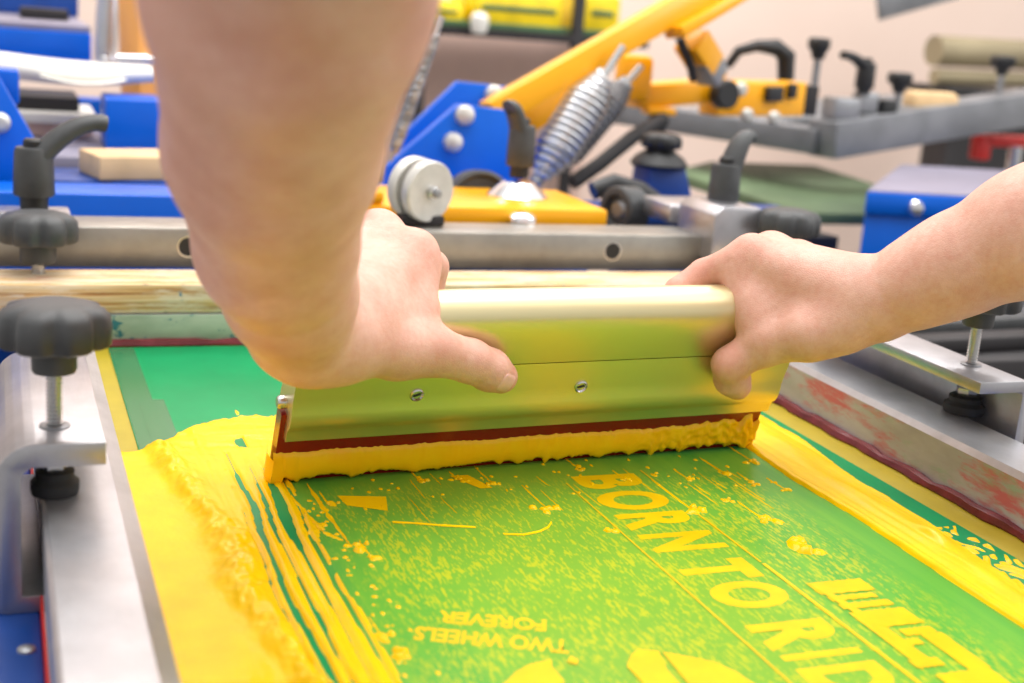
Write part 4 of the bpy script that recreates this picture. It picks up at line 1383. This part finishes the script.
# ------------------------------------------------------------------ person: two bare arms and hands on the squeegee
class Field:
    """signed distance field on a regular grid, filled by blended round cones"""

    def __init__(self, lo, hi, h):
        self.lo = np.array(lo, float)
        self.h = h
        self.n = np.ceil((np.array(hi) - self.lo) / h).astype(int) + 1
        self.f = np.full(self.n, 0.08, np.float32)

    def sub(self, a, b, pad):
        i0 = np.maximum(np.floor((np.minimum(a, b) - pad - self.lo) / self.h).astype(int), 0)
        i1 = np.minimum(np.ceil((np.maximum(a, b) + pad - self.lo) / self.h).astype(int) + 1, self.n)
        if (i1 <= i0).any():
            return None
        ax = [self.lo[k] + self.h * np.arange(i0[k], i1[k], dtype=np.float32) for k in range(3)]
        return tuple(slice(i0[k], i1[k]) for k in range(3)), ax

    def blend(self, sl, d, k):
        cur = self.f[sl]
        if k <= 0:
            self.f[sl] = np.minimum(cur, d)
        else:
            hh = np.clip(0.5 + 0.5 * (cur - d) / k, 0, 1)
            self.f[sl] = cur * (1 - hh) + d * hh - k * hh * (1 - hh)

    def cone(self, a, b, ra, rb, k=0.006, flat=None):
        """capsule from a to b; flat = (direction, factor) squeezes it across that direction"""
        a, b = np.array(a, float), np.array(b, float)
        s_ = self.sub(a, b, max(ra, rb) * 1.6 + k + 0.012)
        if s_ is None:
            return
        sl, ax = s_
        X_, Y_, Z_ = np.meshgrid(*ax, indexing='ij', sparse=True)
        ab = b - a
        L2 = max(float(ab @ ab), 1e-12)
        px, py, pz = X_ - a[0], Y_ - a[1], Z_ - a[2]
        tt = np.clip((px * ab[0] + py * ab[1] + pz * ab[2]) / L2, 0, 1)
        qx, qy, qz = px - tt * ab[0], py - tt * ab[1], pz - tt * ab[2]
        r = ra + (rb - ra) * tt
        d2 = qx * qx + qy * qy + qz * qz
        if flat is not None:
            u = np.array(flat[0], float)
            u /= np.linalg.norm(u)
            c = qx * u[0] + qy * u[1] + qz * u[2]
            d2 = d2 + c * c * (1.0 / flat[1] ** 2 - 1)
        d = np.sqrt(d2) - r
        if flat is not None:
            d = d * (0.5 + 0.5 * flat[1])
        self.blend(sl, d.astype(np.float32), k)

    def groove(self, a, b, r, depth):
        """soft crease along a segment"""
        a, b = np.array(a, float), np.array(b, float)
        s_ = self.sub(a, b, 3 * r)
        if s_ is None:
            return
        sl, ax = s_
        X_, Y_, Z_ = np.meshgrid(*ax, indexing='ij', sparse=True)
        ab = b - a
        px, py, pz = X_ - a[0], Y_ - a[1], Z_ - a[2]
        tt = np.clip((px * ab[0] + py * ab[1] + pz * ab[2]) / float(ab @ ab), 0, 1)
        d2 = (px - tt * ab[0]) ** 2 + (py - tt * ab[1]) ** 2 + (pz - tt * ab[2]) ** 2
        self.f[sl] += (depth * np.exp(-d2 / (r * r))).astype(np.float32)

    def merge(self, other, k):
        a, b = self.f, other.f
        hh = np.clip(0.5 + 0.5 * (a - b) / k, 0, 1)
        self.f = a * (1 - hh) + b * hh - k * hh * (1 - hh)

    def mesh(self):
        """naive surface nets"""
        f = self.f
        s = f < 0
        nx_, ny_, nz_ = f.shape
        cnt = np.zeros((nx_ - 1, ny_ - 1, nz_ - 1), np.int8)
        for dx in (0, 1):
            for dy in (0, 1):
                for dz in (0, 1):
                    cnt += s[dx:nx_ - 1 + dx, dy:ny_ - 1 + dy, dz:nz_ - 1 + dz]
        cells = np.argwhere((cnt > 0) & (cnt < 8))
        idm = -np.ones(cnt.shape, np.int32)
        idm[cells[:, 0], cells[:, 1], cells[:, 2]] = np.arange(len(cells))
        acc_, num = np.zeros((len(cells), 3)), np.zeros(len(cells))
        corners = [(x, y, z) for x in (0, 1) for y in (0, 1) for z in (0, 1)]
        val = {c: f[cells[:, 0] + c[0], cells[:, 1] + c[1], cells[:, 2] + c[2]].astype(float) for c in corners}
        for c in corners:
            for ax_i in range(3):
                if c[ax_i] == 0:
                    e = list(c)
                    e[ax_i] = 1
                    e = tuple(e)
                    va, vb = val[c], val[e]
                    m = (va < 0) != (vb < 0)
                    t_ = np.where(m, va / np.where(m, va - vb, 1), 0)
                    p = np.array(c, float)[None, :].repeat(len(cells), 0)
                    p[:, ax_i] += t_
                    acc_[m] += p[m]
                    num[m] += 1
        V_ = self.lo + self.h * (cells + acc_ / num[:, None])
        quads = []
        for ax_i in range(3):
            o1, o2 = (ax_i + 1) % 3, (ax_i + 2) % 3
            sl0 = [slice(None)] * 3
            sl1 = [slice(None)] * 3
            sl0[ax_i] = slice(0, -1)
            sl1[ax_i] = slice(1, None)
            a, b = s[tuple(sl0)], s[tuple(sl1)]
            e = np.argwhere(a != b)
            inside = a[e[:, 0], e[:, 1], e[:, 2]]
            ok = (e[:, o1] > 0) & (e[:, o2] > 0) & (e[:, o1] < cnt.shape[o1]) & (e[:, o2] < cnt.shape[o2])
            e, inside = e[ok], inside[ok]
            q = []
            for (d1, d2) in ((-1, -1), (0, -1), (0, 0), (-1, 0)):
                c = e.copy()
                c[:, o1] += d1
                c[:, o2] += d2
                q.append(idm[c[:, 0], c[:, 1], c[:, 2]])
            q = np.stack(q, 1)
            q[~inside] = q[~inside][:, ::-1]
            quads.append(q)
        return V_, np.concatenate(quads)


def S(x, v_, n_):
    """point in squeegee coordinates: along, up, out of the front face"""
    return np.array(sq(x, v_, n_))


def chain(fl, pts, rads, k=0.004, flat=None):
    for (a, b, ra, rb) in zip(pts, pts[1:], rads, rads[1:]):
        fl.cone(a, b, ra, rb, k, flat)


A = np.array
# ---- left arm
H_ = 0.0014
lo, hi = (-0.135, -0.40, 0.030), (0.150, 0.075, 0.375)
L_ = Field(lo, hi, H_)
W = A((-0.006, -0.092, 0.116))
fore = [W, A((-0.018, -0.121, 0.142)), A((-0.032, -0.155, 0.171)), A((-0.0465, -0.215, 0.222)), A((-0.0595, -0.300, 0.283)), A((-0.066, -0.345, 0.318))]
chain(L_, fore, [0.0285, 0.0312, 0.0355, 0.0420, 0.0465, 0.0470], 0.010)
mcp = [A((0.0740, -0.020, 0.1400)), A((0.0600, 0.005, 0.1465)), A((0.044, 0.025, 0.1460)), A((0.027, 0.036, 0.1400))]
car = [A((0.016, -0.080, 0.112)), A((0.010, -0.076, 0.118)), A((0.004, -0.070, 0.120)), A((-0.002, -0.066, 0.118))]
for (m, c, r0, r1) in zip(mcp, car, (0.021, 0.021, 0.020, 0.019), (0.0122, 0.0125, 0.0118, 0.0108)):
    L_.cone(c, m, r0, r1, 0.014)
L_.cone(mcp[0] + A((-0.004, 0, 0)), mcp[1], 0.0118, 0.0118, 0.012)
# heel of the hand, ball of the thumb
L_.cone(A((0.004, -0.088, 0.104)), A((0.010, -0.060, 0.106)), 0.0195, 0.018, 0.012)
L_.cone(A((0.022, -0.084, 0.104)), A((0.062, -0.060, 0.097)), 0.0190, 0.0150, 0.012)
L_.cone(A((0.030, -0.070, 0.116)), A((0.072, -0.044, 0.112)), 0.0150, 0.0105, 0.012)
L_.cone(A((0.068, -0.050, 0.108)), A((0.078, -0.026, 0.132)), 0.0100, 0.0105, 0.010)
# thumb along the front face
th = [S(0.050, 0.113, 0.0330), S(0.0735, 0.1080, 0.0280), S(0.0985, 0.0985, 0.0258), S(0.1130, 0.0905, 0.0245), S(0.1215, 0.0850, 0.0240)]
TF = Field(lo, hi, H_)
chain(TF, th, [0.0165, 0.0140, 0.0124, 0.0122, 0.0100], 0.004)
TF.cone(S(0.0735, 0.1100, 0.0300), S(0.078, 0.1085, 0.0295), 0.0100, 0.0095, 0.005)
L_.merge(TF, 0.008)
# fingers wrapped over the back
FF = Field(lo, hi, H_)
for (m, x, dv, lift) in zip(mcp, (0.0945, 0.0720, 0.0490, 0.0300), (0, 0.002, 0.001, -0.003), (0, 0, 0, 0)):
    chain(FF, [m, S(x, 0.1190 + dv, -0.0440), S(x - 0.002, 0.0960 + dv, -0.0345), S(x - 0.004, 0.0770 + dv, -0.0260)],
          [0.0118, 0.0098, 0.0090, 0.0078], 0.003)
L_.merge(FF, 0.006)
L_.cone(mcp[0] + A((0.001, -0.001, 0.0035)), mcp[0] + A((0.001, 0.001, 0.003)), 0.0100, 0.0100, 0.008)
L_.cone(mcp[1] + A((0.0, 0.0, 0.003)), mcp[1] + A((0.0, 0.002, 0.003)), 0.0105, 0.0105, 0.008)
# creases at the thumb joint
for (x, v0) in ((0.0970, 0.0990), (0.0995, 0.0980), (0.0945, 0.1005)):
    L_.groove(S(x - 0.0035, v0 + 0.010, 0.0350), S(x + 0.0035, v0 - 0.009, 0.0365), 0.0011, 0.0007)
L_.groove(S(0.074, 0.1205, 0.030), S(0.0690, 0.112, 0.038), 0.0015, 0.0008)
# nail bed rim
VL, QL = L_.mesh()

# ---- right arm
lo, hi = (0.215, -0.30, 0.035), (0.560, 0.060, 0.330)
R_ = Field(lo, hi, H_)
Wr = A((0.3585, -0.083, 0.1290))
fore_r = [Wr, A((0.372, -0.094, 0.1410)), A((0.386, -0.106, 0.1535)), A((0.414, -0.132, 0.1785)), A((0.444, -0.163, 0.208)), A((0.480, -0.200, 0.245))]
chain(R_, fore_r, [0.0240, 0.0265, 0.0300, 0.0365, 0.0410, 0.0430], 0.010)
mr = [A((0.2985, -0.018, 0.1400)), A((0.319, -0.009, 0.1410)), A((0.341, -0.008, 0.1370)), A((0.357, -0.012, 0.1300))]
cr_ = [A((0.338, -0.068, 0.1270)), A((0.346, -0.064, 0.1290)), A((0.354, -0.060, 0.1270)), A((0.361, -0.058, 0.1230))]
for (m, c, r0, r1) in zip(mr, cr_, (0.0195, 0.0195, 0.0185, 0.0175), (0.0128, 0.0128, 0.0120, 0.0112)):
    R_.cone(c, m, r0, r1, 0.014)
R_.cone(A((0.352, -0.080, 0.1180)), A((0.318, -0.066, 0.1020)), 0.0170, 0.0165, 0.012)
R_.cone(A((0.336, -0.070, 0.1080)), A((0.302, -0.046, 0.0930)), 0.0160, 0.0140, 0.012)
R_.cone(A((0.330, -0.052, 0.1230)), A((0.300, -0.034, 0.1120)), 0.0145, 0.0105, 0.012)
R_.cone(A((0.302, -0.036, 0.1080)), A((0.300, -0.020, 0.1300)), 0.0105, 0.0110, 0.010)
TR = Field(lo, hi, H_)
chain(TR, [S(0.309, 0.114, 0.0330), S(0.2960, 0.1040, 0.0285), S(0.2790, 0.0880, 0.0265), S(0.2860, 0.0755, 0.0248), S(0.2925, 0.0690, 0.0240)],
      [0.0140, 0.0135, 0.0112, 0.0112, 0.0094], 0.004)
R_.merge(TR, 0.007)
FR = Field(lo, hi, H_)
fr = [(mr[0], S(0.2780, 0.1215, -0.0280), S(0.2620, 0.1100, -0.0265), S(0.250, 0.0960, -0.0255)),
      (mr[1], S(0.3000, 0.1120, -0.0460), S(0.2880, 0.0900, -0.0340), S(0.280, 0.0740, -0.0260)),
      (mr[2], S(0.3240, 0.1120, -0.0440), S(0.3150, 0.0880, -0.0330), S(0.309, 0.0720, -0.0255)),
      (mr[3], S(0.3450, 0.1080, -0.0370), S(0.3380, 0.0870, -0.0310), S(0.334, 0.0720, -0.0240))]
for p in fr:
    chain(FR, p, [0.0120, 0.0098, 0.0090, 0.0078], 0.003)
R_.merge(FR, 0.006)
R_.cone(mr[0] + A((0.0, -0.001, 0.004)), mr[0] + A((0.001, 0.0, 0.004)), 0.0100, 0.0100, 0.008)
R_.cone(mr[1] + A((0.0, 0.0, 0.002)), mr[1] + A((0.001, 0.0, 0.002)), 0.0105, 0.0105, 0.008)
R_.cone(A((0.2940, -0.034, 0.1060)), A((0.2890, -0.016, 0.1340)), 0.0100, 0.0105, 0.008)
R_.cone(A((0.2985, -0.044, 0.0960)), A((0.2930, -0.030, 0.1120)), 0.0105, 0.0100, 0.008)
# fold between index finger and web of the thumb
R_.groove(A((0.2784, -0.0240, 0.1383)), A((0.2779, -0.0304, 0.1189)), 0.0030, 0.0022)
R_.groove(A((0.2779, -0.0304, 0.1189)), A((0.2789, -0.0368, 0.1045)), 0.0026, 0.0016)
R_.groove(S(0.2735, 0.0900, 0.036), S(0.2850, 0.0830, 0.037), 0.0012, 0.0006)
VR, QR = R_.mesh()

# elbows and upper arms, above and beside the frame of the photograph
U_ = Field((-0.16, -0.68, 0.24), (0.64, -0.14, 0.66), 0.005)
chain(U_, [A((-0.0595, -0.300, 0.283)), A((-0.068, -0.352, 0.325)), A((-0.045, -0.440, 0.420)), A((0.000, -0.580, 0.570))], [0.0440, 0.0455, 0.0480, 0.0540], 0.012)
chain(U_, [A((0.455, -0.175, 0.220)), A((0.510, -0.232, 0.278)), A((0.500, -0.330, 0.370)), A((0.460, -0.500, 0.540))], [0.0390, 0.0420, 0.0460, 0.0530], 0.012)
VU, QU = U_.mesh()
Vp = np.concatenate([VL, VR, VU])
Qp = np.concatenate([QL, QR + len(VL), QU + len(VL) + len(VR)])
flush = np.zeros(len(Vp))
for (p, r, a) in ([(m, 0.014, 0.55) for m in mcp + mr] + [(th[4], 0.012, 0.5), (th[2], 0.010, 0.35), (S(0.2925, 0.069, 0.024), 0.012, 0.5), (S(0.279, 0.088, 0.0265), 0.012, 0.45),
                   (S(0.296, 0.104, 0.0285), 0.012, 0.3), (S(0.2745, 0.1215, -0.028), 0.016, 0.4), (th[1], 0.012, 0.25)]):
    d = np.linalg.norm(Vp - p, axis=1)
    flush = np.maximum(flush, a * np.exp(-(d / r) ** 2))
person = raw_mesh('person', Vp, Qp.tolist(), [M['skin']], None, None, ('flush', flush))
tag(person, 'person with two bare arms gripping the squeegee, thumbs on its front face', 'person')
person.data.validate()


from mathutils.bvhtree import BVHTree
skin_tree = BVHTree.FromPolygons([tuple(p) for p in VL], [tuple(int(i) for i in q) for q in QL])


def nail(c, along, out, lx, ly):
    """thumbnail laid on the tip of the thumb"""
    c, a_, o_ = Vector(c), Vector(along).normalized(), Vector(out)
    o_ = (o_ - a_ * o_.dot(a_)).normalized()
    s_ = a_.cross(o_)
    P_ = []
    for i in range(11):
        u = i / 10 * 2 - 1
        row = []
        for j in range(13):
            w_ = j / 12 * 2 - 1
            end = 1.0 if u > -0.5 else math.sqrt(max(0.02, 1 - ((-u - 0.5) / 0.52) ** 2))
            end *= 1.0 if u < 0.7 else math.sqrt(max(0.1, 1 - ((u - 0.7) / 0.4) ** 2))
            p = c + a_ * (u * lx) + s_ * (w_ * ly * end)
            hit = skin_tree.ray_cast(p + o_ * 0.03, -o_)
            q_ = hit[0] if hit[0] is not None else p
            lift = 0.0005 if abs(w_) < 0.9 and -0.9 < u < 0.95 else -0.0004
            row.append(q_ + o_ * lift)
        P_.append(row)
    mb = MB()
    mb.grid(P_)
    tag(mb.build('thumbnail', M['nail'], person, smooth_angle=180), 'pale pink nail of the left thumb')


n_dir = (Vector(EN) + 0.30 * Vector(EV) - 0.10 * Vector(EX)).normalized()
nail(Vector(S(0.1185, 0.0865, 0.0242)), S(0.1215, 0.085, 0.024) - S(0.1130, 0.0905, 0.0245), n_dir, 0.0066, 0.0064)
